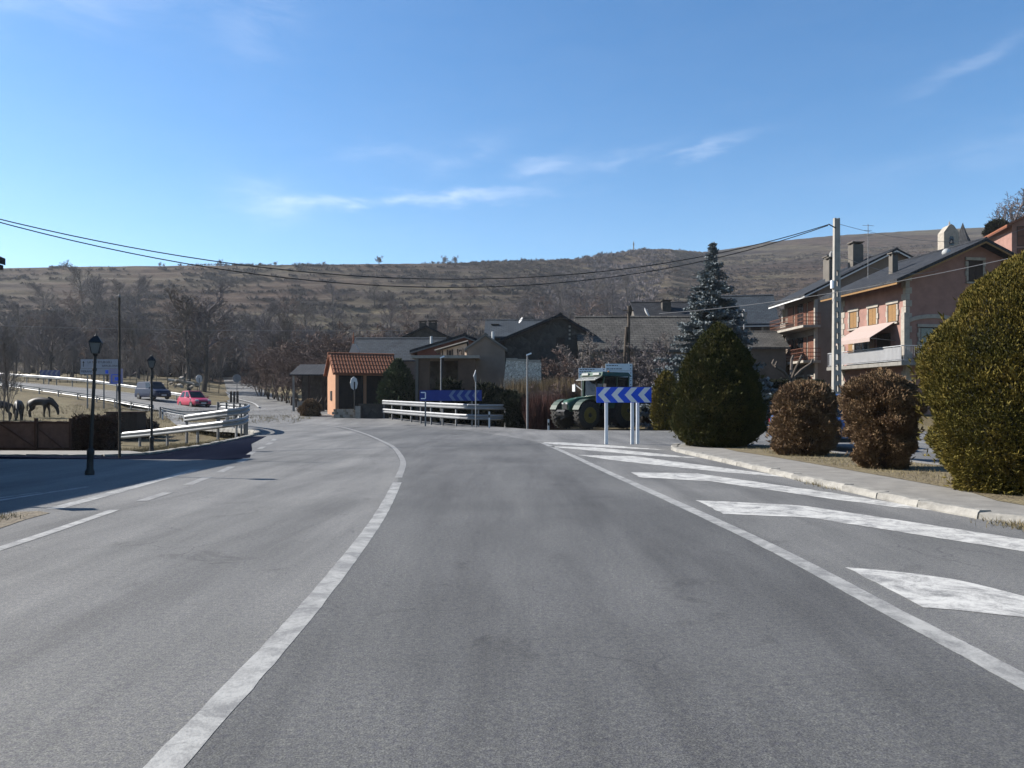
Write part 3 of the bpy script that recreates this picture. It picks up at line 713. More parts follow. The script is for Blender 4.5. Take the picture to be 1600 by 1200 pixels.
for x, y in ((-.57, .075), (.29, .075), (.52, .32)):
    MB().box((x, y, (zc + .2) / 2), (.10, .06, zc + .2)).build('post', SIGNW, t)
d = 46.5
t = thing('chevron_sign', 'long dark blue arrow board in shade behind the two-tier barrier', 'road sign', (ax(704, d), d, -.1), R(-6))
zc = az_(618, d) + .1; Wc, Hc = 3.65, .62
bd = MB().box((0, 0, zc), (Wc, .04, Hc)).build('board', mat('sign_blue_shaded', (.012, .05, .36), .5, .12, 3), t)  # sign blue darkened, so the board's shade sits in its colour
SIGNW_SHADE = mat('sign_white_shaded', (.16, .26, .50), .5, .1, 3)  # white of the arrows dimmed and blued to paint in the shade
chevrons(bd, 4, 1.85, Hc, -.022, SIGNW_SHADE, -.12, .46, .2)
for o in kids(bd): o.location.z = zc
mb = MB()
for c, s in (((-1.62, -.023, zc + .18), (.26, .006, .06)), ((-1.62, -.023, zc - .18), (.26, .006, .06)), ((-1.48, -.024, zc), (.06, .006, .36))): mb.box(c, s)
mb.build('symbol', SIGNW, bd)
for x in (-1.5, 1.25): MB().box((x, .06, (zc + .25) / 2), (.08, .06, zc + .25)).build('post', STEEL_D, t)
# stacked information boards behind the tractor: rows of small print, too far off to read
def info_board(label, px0, px1, py0, py1, d, rows, post_py):
    xc = (px0 + px1) / 2; zg = -.1
    t = thing('information_sign', label, 'sign', (ax(xc, d), d, zg), 0)
    w_ = (px1 - px0) / FPX * d; rr = random.Random(px0); n = len(rows) - 1
    for a, b in zip(rows[:-1], rows[1:]):
        z0, z1 = az_(b, d) - zg, az_(a, d) - zg
        p = MB().box((0, 0, (z0 + z1) / 2), (w_, .03, z1 - z0 - .02)).build('board', SIGNW, t)
        mb = MB(); lines = max(2, int((z1 - z0) / .17))
        for k in range(lines):
            z = z1 - (k + .6) * (z1 - z0) / (lines + .2); x = -w_ / 2 + .06
            while x < w_ / 2 * rr.uniform(-.1, .7):
                l_ = rr.uniform(.06, .16); mb.box((x + l_ / 2, -.018, z), (l_, .006, .045)); x += l_ + .035
            mb.box((w_ / 2 - .1, -.018, z), (.07, .006, .05))
        mb.build('small_print', SIGND, p)
    for x in (-w_ * .38, w_ * .38): MB().tube([(x, .06, 0), (x, .06, az_(rows[0], d) - zg + .1)], .035, 6).build('post', STEEL, t)
info_board('low pale information board just above the tractor cab', 904, 946, 575, 592, 49, [575, 583, 592], 670)
info_board('tall stack of three pale information boards behind the blue arrow sign', 946, 988, 568, 604, 48, [568, 579.5, 591.5, 604], 670)
def text_part(txt, size, loc, m, parent, align='LEFT'):
    cu = bpy.data.curves.new('lettering', 'FONT'); cu.body = txt; cu.size = size; cu.align_x = align; cu.extrude = .004; cu.resolution_u = 2
    tmp = bpy.data.objects.new('lettering', cu); C.objects.link(tmp)
    me = bpy.data.meshes.new_from_object(tmp); bpy.data.objects.remove(tmp)
    me.materials.clear(); me.materials.append(m); o = put('lettering', me, parent, loc); o.rotation_euler = (R(90), 0, 0); return o
d = 68
t = thing('direction_sign', 'white direction sign with town names left of the pole, above the far barrier', 'road sign', (ax(158, d), d, gz(ax(158, d), d)), 0)
z0 = gz(ax(158, d), d)
SIGNLILAC = mat('sign_lilac', (.40, .38, .60), .5, .08, 3); SIGNP = mat('sign_greyish', (.47, .50, .60), .5, .08, 3)
b1 = MB().box((-.15, 0, az_(568.5, d) - z0), (3.15, .04, .78)).build('board', SIGNP, t)
b2 = MB().box((-.5, 0, az_(580.5, d) - z0), (2.55, .04, .48)).build('board', SIGNP, t)
b3 = MB().box((1.28, -.01, az_(588, d) - z0), (1.15, .04, 1.3)).build('board', SIGNLILAC, t)
text_part("LA SEU D'URGELL", .27, (-1.15, -.026, az_(567.5, d) - z0), SIGND, b1)
text_part("BARCELONA", .23, (.1, -.026, az_(573, d) - z0), SIGND, b1)
MB().tube([(-1.5, -.03, az_(573, d) - z0), (-1.5, -.03, az_(566, d) - z0)], .03, 4).lathe([(.11, az_(567, d) - z0), (.0, az_(564, d) - z0)], 4, (-1.5, -.03, 0)).build('arrow', SIGND, b1)
text_part("MERANGES", .26, (-1.7, -.026, az_(582, d) - z0), SIGND, b2)
MB().box((.5, -.026, az_(581, d) - z0), (.26, .008, .3)).build('symbol', SIGNB, b2)
mb = MB(); zq = az_(592, d) - z0
for c, s in (((0, 0, .36), (.8, .012, .07)), ((0, 0, -.36), (.8, .012, .07)), ((-.37, 0, 0), (.07, .012, .72)), ((.37, 0, 0), (.07, .012, .72)), ((.02, 0, 0), (.3, .012, .3))): mb.box((c[0] + 1.3, -.04, zq + c[2]), s)
mb.build('symbol', SIGNB, b3)
for x in (-1.2, .2, 1.3): MB().box((x, .08, (az_(565, d) - z0) / 2), (.08, .08, az_(565, d) - z0)).build('post', STEEL_D, t)
d = 100; zg = gz(ax(78, d), d)
t = thing('chevron_sign', 'small faint blue arrow board behind the far barrier', 'road sign', (ax(78, d), d, zg))
zc = az_(584, d) - zg; bd = MB().box((0, 0, zc), (2.5, .04, .9)).build('board', mat('sign_faded_blue', (.10, .12, .32), .6, .1, 2), t)
chevrons(bd, 4, 2.4, .9, -.022, mat('sign_faded_white', (.32, .33, .42), .6, .1, 2), -1.2, .6, .25)
for o in kids(bd): o.location.z = zc
for x in (-.8, .8): MB().box((x, .06, zc / 2), (.1, .06, zc)).build('post', STEEL_D, t)
# round and stop signs, marker posts
def disc_sign(nm, label, px, py, pyb, d, r_, rz, n, front, back):
    zg = az_(pyb, d); t = thing(nm, label, 'road sign', (ax(px, d), d, zg), rz); h_ = az_(py, d) - zg
    MB().tube([(0, .05, 0), (0, .05, h_ + .1)], .04, 8).build('post', IRON if n == 8 else STEEL_D, t, True)
    f = MB().lathe([(r_, -.012), (r_, .012)], n, (0, 0, h_), 'y').build('plate', back, t)
    MB().lathe([(r_ * .93, -.018), (r_ * .93, -.013)], n, (0, 0, h_), 'y').build('face', front, f)
REDS = mat('sign_red', (.45, .02, .02), .5)
disc_sign('stop_sign', 'white-edged sign seen nearly edge-on on a dark post by the stone wall', 553, 599, 641, 50, .42, R(-112), 8, REDS, WHITE)
disc_sign('round_sign', 'small round sign at the start of the far lane', 370, 591, 625, 82, .42, R(-150), 20, REDS, STEEL_D)
disc_sign('round_sign', 'narrow pale sign above the red car', 311, 592, 614, 88, .45, R(-115), 20, REDS, WHITE)
for px, py0, py1, d, lab in ((764.5, 643, 669, 43.5, 'white marker post at the shaded end of the two-tier barrier'), (857, 655, 672, 41.5, 'white marker post left of the tractor'), (254, 640, 656, 56, 'short white marker post beside the dull barrier')):
    zg = az_(py1, d); t = thing('marker_post', lab, 'marker post', (ax(px, d), d, zg)); h_ = az_(py0, d) - zg
    MB().hexa([(-.05, -.04, 0), (.05, -.04, 0), (.05, .04, 0), (-.05, .04, 0), (-.045, -.035, h_), (.045, -.035, h_), (.045, .035, h_ - .08), (-.045, .035, h_ - .08)]).build('post', WHITE, t)
    MB().box((0, -.045, h_ - .25), (.08, .006, .16)).build('band', TDARK, t)
d = 44.8
t = thing('give_way_sign', 'sign seen edge-on with white rim above the blue arrow board', 'road sign', (ax(742, d), d, -.1), R(-98)); h_ = az_(590, d) + .1
MB().tube([(0, .05, 0), (0, .05, h_ + .2)], .035, 8).build('post', STEEL, t, True)
MB().lathe([(.45, -.015), (.45, .015)], 3, (0, 0, h_ + .05), 'y').build('plate', WHITE, t)
# ------------------------------------------------------------------ vehicles
def make_car(label, loc, rz, paint, L=4.0, W=1.74, H=1.48, van=False, group=None, name='parked_car', cat='car'):
    r = thing(name, label, cat, loc, rz, group); w = W / 2
    if van: st = [(0, .70, .86), (.10, .86, .94), (.75, 1.02, 1), (1.0, 1.08, 1), (L - .25, 1.12, 1), (L, 1.05, .97)]; belt = 1.08
    else: st = [(0, .60, .84), (.10, .72, .92), (.55, .84, .98), (1.05, .93, 1), (L - .9, .98, 1), (L - .25, .98, .97), (L, .80, .90)]; belt = .95
    rings = []
    for y, zt, ww in st:
        a = w * ww; rings.append([(-a * .92, y, .24), (-a, y, .36), (-a, y, .62 if zt > .66 else zt * .9), (-a * .95, y, zt - .05), (-a * .84, y, zt), (a * .84, y, zt), (a * .95, y, zt - .05), (a, y, .62 if zt > .66 else zt * .9), (a, y, .36), (a * .92, y, .24)])
    body = MB().loft(rings).build('body', paint, r, True)
    if van: b0, b1, t0, t1 = .85, L - .02, 1.55, L - .12
    else: b0, b1, t0, t1 = 1.0, L - .22, 1.78, L - .78
    wb, wt = w * .86, w * .70; zb_ = belt - .03
    bot = [(-wb, b0, zb_), (wb, b0, zb_), (wb, b1, zb_), (-wb, b1, zb_)]; top = [(-wt, t0, H), (wt, t0, H), (wt, t1, H), (-wt, t1, H)]
    MB().hexa(bot + top).build('cabin', paint, r)
    MB().hexa([(-wt * .97, t0 + .03, H - .01), (wt * .97, t0 + .03, H - .01), (wt * .97, t1 - .03, H - .01), (-wt * .97, t1 - .03, H - .01), (-wt * .88, t0 + .14, H + .035), (wt * .88, t0 + .14, H + .035), (wt * .88, t1 - .14, H + .035), (-wt * .88, t1 - .14, H + .035)]).build('roof', paint, r)
    V = lambda p: Vector(p)
    def pane(nm, q, ins=.10, vins=.12):
        a, b, c, e = [V(p) for p in q]   # a,b bottom; c,e top (c above b)
        def bil(s, t_): return a.lerp(b, s).lerp(e.lerp(c, s), t_)
        P = [bil(ins, vins), bil(1 - ins, vins), bil(1 - ins, 1 - vins), bil(ins, 1 - vins)]
        n = (P[1] - P[0]).cross(P[3] - P[0]).normalized()
        cen = Vector((0, L / 2, H * .6)); n = n if n.dot((P[0] + P[2]) / 2 - cen) > 0 else -n
        MB().hexa([p - n * .01 for p in P] + [p + n * .012 for p in P]).build(nm, CGLASS, r)
    pane('windscreen', [bot[0], bot[1], top[1], top[0]], .06, .05)
    pane('rear_window', [bot[3], bot[2], top[2], top[3]], .08, .12)
    for s in (0, 1):
        q = [bot[0], bot[3], top[3], top[0]] if s == 0 else [bot[1], bot[2], top[2], top[1]]
        a, b, c, e = [V(p) for p in q]
        for f0, f1 in (((.05, .46), (.54, .93)) if not van else ((.05, .38),)):
            pane('side_window', [a.lerp(b, f0), a.lerp(b, f1), e.lerp(c, f1), e.lerp(c, f0)], .06, .10)
    wr = .31 if not van else .33
    tm = MB().lathe([(wr * .62, -.10), (wr * .94, -.10), (wr, -.06), (wr, .06), (wr * .94, .10), (wr * .62, .10)], 18, axis='x').mesh('wheel', TYRE, True)
    rm = MB().lathe([(.04, -.105), (wr * .62, -.095), (wr * .62, .095), (.04, .105)], 12, axis='x').mesh('rim', RIMA)
    for y in (.78, L - .78):
        for s in (-1, 1):
            o = put('wheel', tm, r, (s * (w - .09), y, wr)); put('rim', rm, o)
    for s in (-1, 1):
        MB().hexa([(s * w * .5, -.012, .60), (s * w * .84, .02, .58), (s * w * .86, .2, .60), (s * w * .52, .1, .62), (s * w * .52, .02, .72), (s * w * .82, .06, .73), (s * w * .83, .28, .76), (s * w * .54, .14, .76)]).build('headlight', LAMPW, r)
        MB().box((s * (w + .09), b0 + .15, belt + .03), (.16, .10, .12)).build('wing_mirror', paint, r)
        MB().box((s * w * .78, L + .002, .72), (.16, .05, .24)).build('tail_light', REDS, r)
    MB().box((0, -.012, .50), (w * 1.0, .05, .17)).build('grille', TDARK, r)
    MB().box((0, .02, .30), (w * 1.7, .12, .12)).build('bumper', TDARK, r)
    MB().box((0, -.042, .42), (.50, .012, .11)).build('number_plate', WHITE, r)
    return r
REDP = mat('red_car_paint', (.72, .025, .10), .3, .08, 2, spec=.6)
BLUEP = mat('dark_blue_car_paint', (.006, .022, .075), .45, .1, 2, spec=.2)
BLUEP2 = mat('blue_car_paint', (.045, .15, .42), .3, .1, 2, spec=.6)
WHITEP = mat('white_car_paint', (.72, .73, .74), .35, .05, 2, spec=.5)
d = 74; make_car('small red car driving towards the junction', (ax(318, d), d, az_(637, d)), R(47), REDP, 3.75, 1.72, 1.55, name='red_car')
d = 78; make_car('dark blue van following the red car', (ax(256, d), d, az_(624, d)), R(52), BLUEP, 4.1, 1.7, 1.72, True, name='blue_van', cat='van')
d = 97; make_car('white car cut by the left edge on the side road', (ax(-4, d), d, az_(604, d)), R(58), WHITEP, name='white_car')
d = 25; make_car('blue car parked behind the brown dead shrubs', (9.75, 22.6, 0), R(6), BLUEP2, 4.1, 1.78, 1.60, name='blue_car')

def make_tractor(label, loc, rz):
    r = thing('tractor', label, 'tractor', loc, rz)
    def wheel(x, y, rad, wd):
        s = 1 if x > 0 else -1
        prof = [(rad * .55, -wd / 2), (rad * .86, -wd / 2), (rad * .97, -wd * .40), (rad, -wd * .25), (rad, wd * .25), (rad * .97, wd * .40), (rad * .86, wd / 2), (rad * .55, wd / 2)]
        o = MB().lathe(prof, 28, axis='x').build('wheel', TYRE, r, True); o.location = (x, y, rad)
        mb = MB()
        for k in range(22):
            a = 2 * math.pi * k / 22
            for q in (-1, 1):
                M = Matrix.Rotation(a + q * .07, 3, 'X')
                mb.box(M @ Vector((q * wd * .24, 0, rad + .012)), (wd * .46, .07, .05), 0, M @ Matrix.Rotation(q * .5, 3, 'Z'))
        mb.build('tread', TYRE, o)
        MB().lathe([(.03, s * wd * .30), (.16, s * wd * .60), (.18, s * wd * .54), (rad * .46, s * wd * .52), (rad * .54, s * wd * .57), (rad * .58, s * wd * .56), (rad * .58, s * wd * .30), (.03, s * wd * .1)], 20, axis='x').build('rim', RIMY, o, True)
    for s in (-1, 1):
        wheel(s * .95, 0, .74, .52); wheel(s * .97, 2.72, .96, .64)
    # bonnet
    rings = []
    for y, w, z0, z1 in [(-.72, .26, 1.02, 1.38), (-.60, .34, .92, 1.52), (-.1, .38, .90, 1.64), (.7, .40, .92, 1.74), (1.25, .44, 1.0, 1.80)]:
        rings.append([(-w, y, z0), (-w, y, z1 - .14), (-w * .72, y, z1), (w * .72, y, z1), (w, y, z1 - .14), (w, y, z0)])
    bn = MB().loft(rings).build('bonnet', TGREEN, r, True)
    MB().box((0, -.72, 1.2), (.40, .06, .30)).build('grille', TDARK, bn)
    for s in (-1, 1): MB().box((s * .16, -.72, 1.36), (.14, .08, .08)).build('headlight', LAMPW, bn)
    MB().box((0, .9, .78), (.5, 3.6, .42)).build('chassis', TDARK, r)
    MB().box((0, 0, .72), (1.5, .22, .24)).build('front_axle', TDARK, r)
    MB().box((0, 2.72, .95), (1.5, .34, .40)).build('rear_axle', TDARK, r)
    MB().prism([(-1.05, .72), (-.72, .66), (-.72, 1.0), (-.98, 1.02), (-1.08, .92)], 'x', -.34, .34).build('front_weight', TDARK, r)
    MB().tube([(-.3, -.75, .7), (-.3, -1.25, .5)], .045, 6).tube([(.3, -.75, .7), (.3, -1.25, .5)], .045, 6).tube([(0, -.7, 1.05), (0, -1.2, .85)], .04, 6).build('front_linkage', TDARK, r)
    MB().tube([(-.45, .2, 1.2), (-.62, .1, .9), (-.55, -.1, .75)], .035, 6).tube([(.45, .2, 1.2), (.62, .1, .9), (.55, -.1, .75)], .035, 6).build('hoses', TDARK, r)
    MB().box((.62, 2.0, .78), (.34, .9, .46)).box((-.62, 2.0, .78), (.34, .9, .46)).build('fuel_tank', TDARK, r)
    for s in (-1, 1):
        pts = []
        fm = MB(); rr = []
        for k in range(9):
            a = R(20 + 17 * k); rr.append([(s * .70, -math.cos(a) * .86, .74 + math.sin(a) * .86), (s * 1.20, -math.cos(a) * .86, .74 + math.sin(a) * .86), (s * 1.20, -math.cos(a) * .82, .74 + math.sin(a) * .82), (s * .70, -math.cos(a) * .82, .74 + math.sin(a) * .82)])
        fm.loft(rr).build('front_mudguard', mat('mudguard_grey_green', (.05, .085, .06), .6, .2, 4), r)
        fm = MB(); rr = []
        for k in range(11):
            a = R(8 + 16 * k); rr.append([(s * .66, 2.72 - math.cos(a) * 1.10, .96 + math.sin(a) * 1.10), (s * 1.28, 2.72 - math.cos(a) * 1.10, .96 + math.sin(a) * 1.10), (s * 1.28, 2.72 - math.cos(a) * 1.05, .96 + math.sin(a) * 1.05), (s * .66, 2.72 - math.cos(a) * 1.05, .96 + math.sin(a) * 1.05)])
        fm.loft(rr).build('rear_mudguard', TGREEN, r)
        MB().tube([(s * .75, 1.15, 2.1), (s * 1.25, 1.0, 2.45)], .025, 6).box((s * 1.28, 1.0, 2.22), (.24, .06, .40)).build('mirror', TDARK if s > 0 else WHITE, r)
        MB().tube([(s * .86, 1.9, .55), (s * .86, 1.9, 1.2)], .03, 6).box((s * .88, 1.9, .58), (.3, .36, .04)).box((s * .88, 1.9, .85), (.3, .34, .04)).build('step', TDARK, r)
    # cab: pillars, panes, roof
    lo = [(-.66, 1.12, 1.15), (.66, 1.12, 1.15), (.82, 3.1, 1.35), (-.82, 3.1, 1.35)]; hi = [(-.84, 1.35, 2.85), (.84, 1.35, 2.85), (.84, 3.2, 2.85), (-.84, 3.2, 2.85)]
    cab = MB()
    for a, b in zip(lo, hi): cab.tube([a, b], .05, 6)
    for s in (-1, 1): cab.tube([(s * .80, 2.25, 1.25), (s * .85, 2.3, 2.85)], .035, 6)
    cab.box((0, 2.35, 1.2), (1.3, 1.6, .3)); cab.build('cab_frame', TGREEN, r)
    for i in range(4):
        a, b, c, e = Vector(lo[i]), Vector(lo[(i + 1) % 4]), Vector(hi[(i + 1) % 4]), Vector(hi[i]); cen = Vector((0, 2.4, 2))
        P = [p.lerp(cen, .04) for p in (a, b, c, e)]; n = (P[1] - P[0]).cross(P[3] - P[0]).normalized() * .008
        MB().hexa([p - n for p in P] + [p + n for p in P]).build('cab_window', CGLASS, r)
    rf_ = MB(); rf_.hexa([(-.92, 1.1, 2.86), (.92, 1.1, 2.86), (.92, 3.35, 2.86), (-.92, 3.35, 2.86), (-.80, 1.28, 3.08), (.80, 1.28, 3.08), (.80, 3.2, 3.08), (-.80, 3.2, 3.08)])
    rfo = rf_.build('cab_roof', TGREEN, r)
    for s in (-1, 1): MB().box((s * .45, 1.14, 2.97), (.5, .12, .12)).build('work_lamp', LAMPW, rfo)
    MB().hexa([(-.8, .72, 2.62), (.8, .72, 2.62), (.86, 1.22, 2.83), (-.86, 1.22, 2.83), (-.8, .73, 2.65), (.8, .73, 2.65), (.86, 1.22, 2.86), (-.86, 1.22, 2.86)]).build('sun_visor', mat('visor_grey', (.25, .27, .26), .5, .1, 3), r)
    MB().tube([(.60, 1.0, 1.4), (.60, 1.0, 2.75)], .05, 8).build('exhaust', TDARK, r, True)
    MB().lathe([(.06, 3.08), (.06, 3.20), (.02, 3.23)], 8, (-.6, 3.0, 0)).build('beacon', mat('beacon_orange', (.7, .25, .02), .4), r)
    
    return r
fwd = Vector((-.809, -.588, 0)); lft = Vector((.588, -.809, 0))
N_ = Vector((ax(917, 42.6), 42.6, 0)); cfr = N_ - lft * .95
make_tractor('green tractor with yellow wheel hubs standing behind the blue arrow sign', (cfr.x, cfr.y, -.02), math.atan2(-.809, .588))
tc_ = cfr - fwd * 5.9
t = thing('trailer', 'dark farm trailer hitched behind the green tractor', 'trailer', (tc_.x, tc_.y, -.02), math.atan2(-.809, .588))
TRL = mat('trailer_dark_green', (.018, .028, .024), .7, .3, 3)
tub = MB(); tub.hexa([(-1.0, -1.5, .85), (1.0, -1.5, .85), (1.0, 2.4, .85), (-1.0, 2.4, .85), (-1.12, -1.6, 1.95), (1.12, -1.6, 1.95), (1.12, 2.5, 1.95), (-1.12, 2.5, 1.95)]); tub = tub.build('tub', TRL, t)
for k in range(6):
    for s in (-1, 1): MB().hexa([(s * 1.0, -1.3 + .7 * k, .86), (s * 1.06, -1.3 + .7 * k, .86), (s * 1.06, -1.2 + .7 * k, .86), (s * 1.0, -1.2 + .7 * k, .86), (s * 1.11, -1.3 + .7 * k, 1.93), (s * 1.18, -1.3 + .7 * k, 1.93), (s * 1.18, -1.2 + .7 * k, 1.93), (s * 1.11, -1.2 + .7 * k, 1.93)]).build('rib', TRL, tub)
MB().box((0, .3, .72), (.7, 4.2, .22)).build('chassis', TDARK, t)
MB().tube([(0, -1.6, .7), (0, -3.0, .65)], .08, 8).build('drawbar', TDARK, t)
wm = MB().lathe([(.25, -.2), (.5, -.2), (.55, -.1), (.55, .1), (.5, .2), (.25, .2)], 20, axis='x').mesh('wheel', TYRE, True); rmm = MB().lathe([(.05, -.21), (.28, -.17), (.28, .17), (.05, .21)], 14, axis='x').mesh('rim', RIMY)
for s in (-1, 1):
    for y in (.5, 1.7):
        o = put('wheel', wm, t, (s * .95, y, .55)); put('rim', rmm, o)
MB().box((-.9, 2.46, .9), (.2, .05, .12)).box((.9, 2.46, .9), (.2, .05, .12)).build('tail_light', REDS, t)

# ------------------------------------------------------------------ horses
def horse(label, loc, rz, m, grazing=1.0, scale=1.0):
    pts = {'hip': ((-.55, 0, 1.16), (.27, .30)), 'loin': ((-.15, 0, 1.17), (.27, .30)), 'chest': ((.35, 0, 1.12), (.27, .33)), 'withers': ((.55, 0, 1.18), (.22, .29)),
           'neck1': ((.85, 0, 1.12), (.13, .22)), 'neck2': ((1.12, 0, .88), (.10, .16)), 'poll': ((1.30, 0, .66), (.10, .13)), 'face': ((1.36, 0, .42), (.085, .11)), 'muzzle': ((1.38, 0, .20), (.06, .07)),
           'tail0': ((-.82, 0, 1.18), (.07, .07)), 'tail1': ((-.93, 0, .85), (.06, .06)), 'tail2': ((-.93, 0, .45), (.04, .04))}
    edges = [('hip', 'loin'), ('loin', 'chest'), ('chest', 'withers'), ('withers', 'neck1'), ('neck1', 'neck2'), ('neck2', 'poll'), ('poll', 'face'), ('face', 'muzzle'), ('hip', 'tail0'), ('tail0', 'tail1'), ('tail1', 'tail2')]
    for i, s in (('l', 1), ('r', -1)):
        o = .10 if s > 0 else -.06
        pts.update({'sh' + i: ((.50, s * .15, .86), (.12, .15)), 'kn' + i: ((.52 + o, s * .16, .48), (.065, .07)), 'fe' + i: ((.50 + o, s * .16, .14), (.045, .05)), 'ho' + i: ((.53 + o, s * .16, .03), (.055, .06)),
                    'th' + i: ((-.58, s * .16, .88), (.15, .19)), 'st' + i: ((-.50 - o * .5, s * .17, .66), (.10, .12)), 'hk' + i: ((-.74 - o, s * .17, .46), (.06, .07)), 'ft' + i: ((-.70 - o, s * .17, .14), (.045, .05)), 'hh' + i: ((-.67 - o, s * .17, .03), (.055, .06))})
        edges += [('withers', 'sh' + i), ('sh' + i, 'kn' + i), ('kn' + i, 'fe' + i), ('fe' + i, 'ho' + i), ('hip', 'th' + i), ('th' + i, 'st' + i), ('st' + i, 'hk' + i), ('hk' + i, 'ft' + i), ('ft' + i, 'hh' + i)]
    ks = list(pts); me = bpy.data.meshes.new('horse'); me.from_pydata([pts[k][0] for k in ks], [(ks.index(a), ks.index(b)) for a, b in edges], []); me.update()
    tmp = bpy.data.objects.new('tmp', me); C.objects.link(tmp)
    md = tmp.modifiers.new('skin', 'SKIN'); tmp.modifiers.new('sub', 'SUBSURF').levels = 2
    for v, k in zip(me.skin_vertices[0].data, ks): v.radius = pts[k][1]; v.use_root = (k == 'hip')
    dg = bpy.context.evaluated_depsgraph_get(); body = bpy.data.meshes.new_from_object(tmp.evaluated_get(dg)); bpy.data.objects.remove(tmp)
    body.materials.clear(); body.materials.append(m); body.polygons.foreach_set('use_smooth', [True] * len(body.polygons))
    r = thing('horse', label, 'horse', loc, rz); r.scale = (scale,) * 3
    put('body', body, r)
    mn = MB(); rr = []
    for (x, z, h) in [(.62, 1.45, .10), (.88, 1.33, .16), (1.14, 1.05, .16), (1.36, .80, .10)]: rr.append([(x - .06, -.03, z - .12), (x - .06, .03, z - .12), (x + h * .6, .02, z + .02), (x + h * .6, -.02, z + .02)])
    mn.loft(rr).build('mane', IRON, r, True)
    for s in (-1, 1): MB().lathe([(.045, 0), (.03, .08), (.002, .15)], 6, (1.33, s * .07, .76)).build('ear', m, r)
    return r
HORSE_B = mat('black_brown_coat', (.022, .018, .016), .6, .3, 3); HORSE_D = mat('dark_bay_coat', (.032, .022, .016), .6, .3, 3)
d = 60; zg = gz(ax(67, d), d)
horse('dark horse grazing with its head down, facing right', (ax(62, d), d, zg), R(-6), HORSE_D, 1, 1.08)
horse('black horse seen from behind, left of the grazing one', (ax(29, 57), 57, gz(ax(29, 57), 57)), R(-62), HORSE_B, 1, 1.05)
horse('dark horse half cut off by the left edge', (ax(-2, 58), 58, gz(ax(-2, 58), 58)), R(200), HORSE_D, 1, 1.0)

# ------------------------------------------------------------------ buildings
def face_M(face, s, z, L=0):
    if face == 'front': return Matrix.Translation((s, -.002, z))
    if face == 'left': return Matrix.Translation((-.002, s, z)) @ Matrix.Rotation(R(-90), 4, 'Z')
    if face == 'right': return Matrix.Translation((L + .002, s, z)) @ Matrix.Rotation(R(90), 4, 'Z')
def window(root, face, s, z, w, h, surround=None, shutter=None, shut=True, bars=True, sill=None, L=0, sw=.14):
    """window standing in a wall: surround proud of the wall, pane set back inside it"""
    M = face_M(face, s, z, L); fr = MB(M); t_ = .06
    for c, sz in (((0, -t_ / 2, h / 2 + t_ / 2), (w + .12, t_, t_)), ((0, -t_ / 2, -h / 2 - t_ / 2), (w + .12, t_, t_)), ((-w / 2 - t_ / 2, -t_ / 2, 0), (t_, t_, h)), ((w / 2 + t_ / 2, -t_ / 2, 0), (t_, t_, h))): fr.box(c, sz)
    if bars: fr.box((0, -.025, 0), (.05, .03, h))
    win = fr.build('window', WOODD, root)
    MB(M).box((0, -.006, 0), (w, .012, h)).build('pane', WPANE, win)
    if surround is not None:
        mb = MB(M)
        n = max(3, int(h / .3))
        for sx in (-1, 1):
            for k in range(n):
                ww = sw * (1.5 if k % 2 else .95); mb.box((sx * (w / 2 + t_ + ww / 2), -.04, -h / 2 + (k + .5) * h / n), (ww, .08, h / n - .015))
        mb.box((0, -.045, h / 2 + t_ + .10), (w + .5, .09, .19)); mb.box((0, -.07, -h / 2 - t_ - .06), (w + .45, .14, .11))
        mb.build('surround', surround, win)
    if shutter is not None:
        for sx in (-1, 1):
            if shut: MB(M).box((sx * w / 4, -.035, 0), (w / 2 - .02, .035, h - .02)).build('shutter', shutter, win)
            else: MB(M).box((sx * (w * .75 + .08), -.04, 0), (w / 2 - .02, .04, h)).build('shutter', shutter, win)
    if sill is not None: MB(M).box((0, -.09, -h / 2 - t_ - .04), (w + .3, .18, .07)).build('sill', sill, win)
    return win
def house(name, label, loc, rz, W, L, ze, zr, wall, roofm, oh=.5, ohe=.6, ridge=None, th=.16, cat='house', group=None, verge=None, z0=-1.5):
    """gable (width W along local x) faces local -y; ridge runs along local y"""
    r = thing(name, label, cat, loc, rz, group); xr = W / 2 if ridge is None else ridge
    MB().prism([(0, z0), (W, z0), (W, ze), (xr, zr), (0, ze)], 'y', 0, L).build('wall', wall, r)
    sl = (zr - ze) / xr; sr = (zr - ze) / (W - xr); mb = MB(); e = .02
    for sgn, a, s in ((-1, -ohe, sl), (1, W + ohe, sr)):
        za = ze - s * ohe + e
        P = [(a, za), (xr, zr + e), (xr, zr + e + th), (a, za + th)]
        mb.prism(P, 'y', -oh, L + oh)
    rf = mb.build('roof', roofm, r)
    MB().prism([(xr - .16, zr + th - .02), (xr, zr + th + .05), (xr + .16, zr + th - .02), (xr, zr + th + .10)], 'y', -oh - .02, L + oh + .02).build('ridge', roofm, rf)
    if verge is not None:
        for a, s, q in ((-ohe, sl, 1), (W + ohe, sr, -1)):
            za = ze - s * ohe + e; MB().prism([(a, za - .12), (xr, zr + e - .12), (xr, zr + e - .004), (a, za - .004)], 'y', -oh + .01, -oh + .06).build('verge_board', verge, rf)
            MB().box((a + q * .05, L / 2, za - .07), (.05, L + 2 * oh - .1, .12)).build('fascia', verge, rf)
    return r
def chimney(parent, x, y, z0, z1, w=.6, m=GREYW, d_=None):
    d_ = d_ or w; c = MB().box((x, y, (z0 + z1) / 2), (w, d_, z1 - z0)).build('chimney', m, parent)
    mb = MB()
    for sx in (-1, 1):
        for sy in (-1, 1): mb.box((x + sx * w * .36, y + sy * d_ * .36, z1 + .09), (.1, .1, .18))
    mb.box((x, y, z1 + .21), (w + .16, d_ + .16, .08)); mb.build('chimney_cap', m, c)
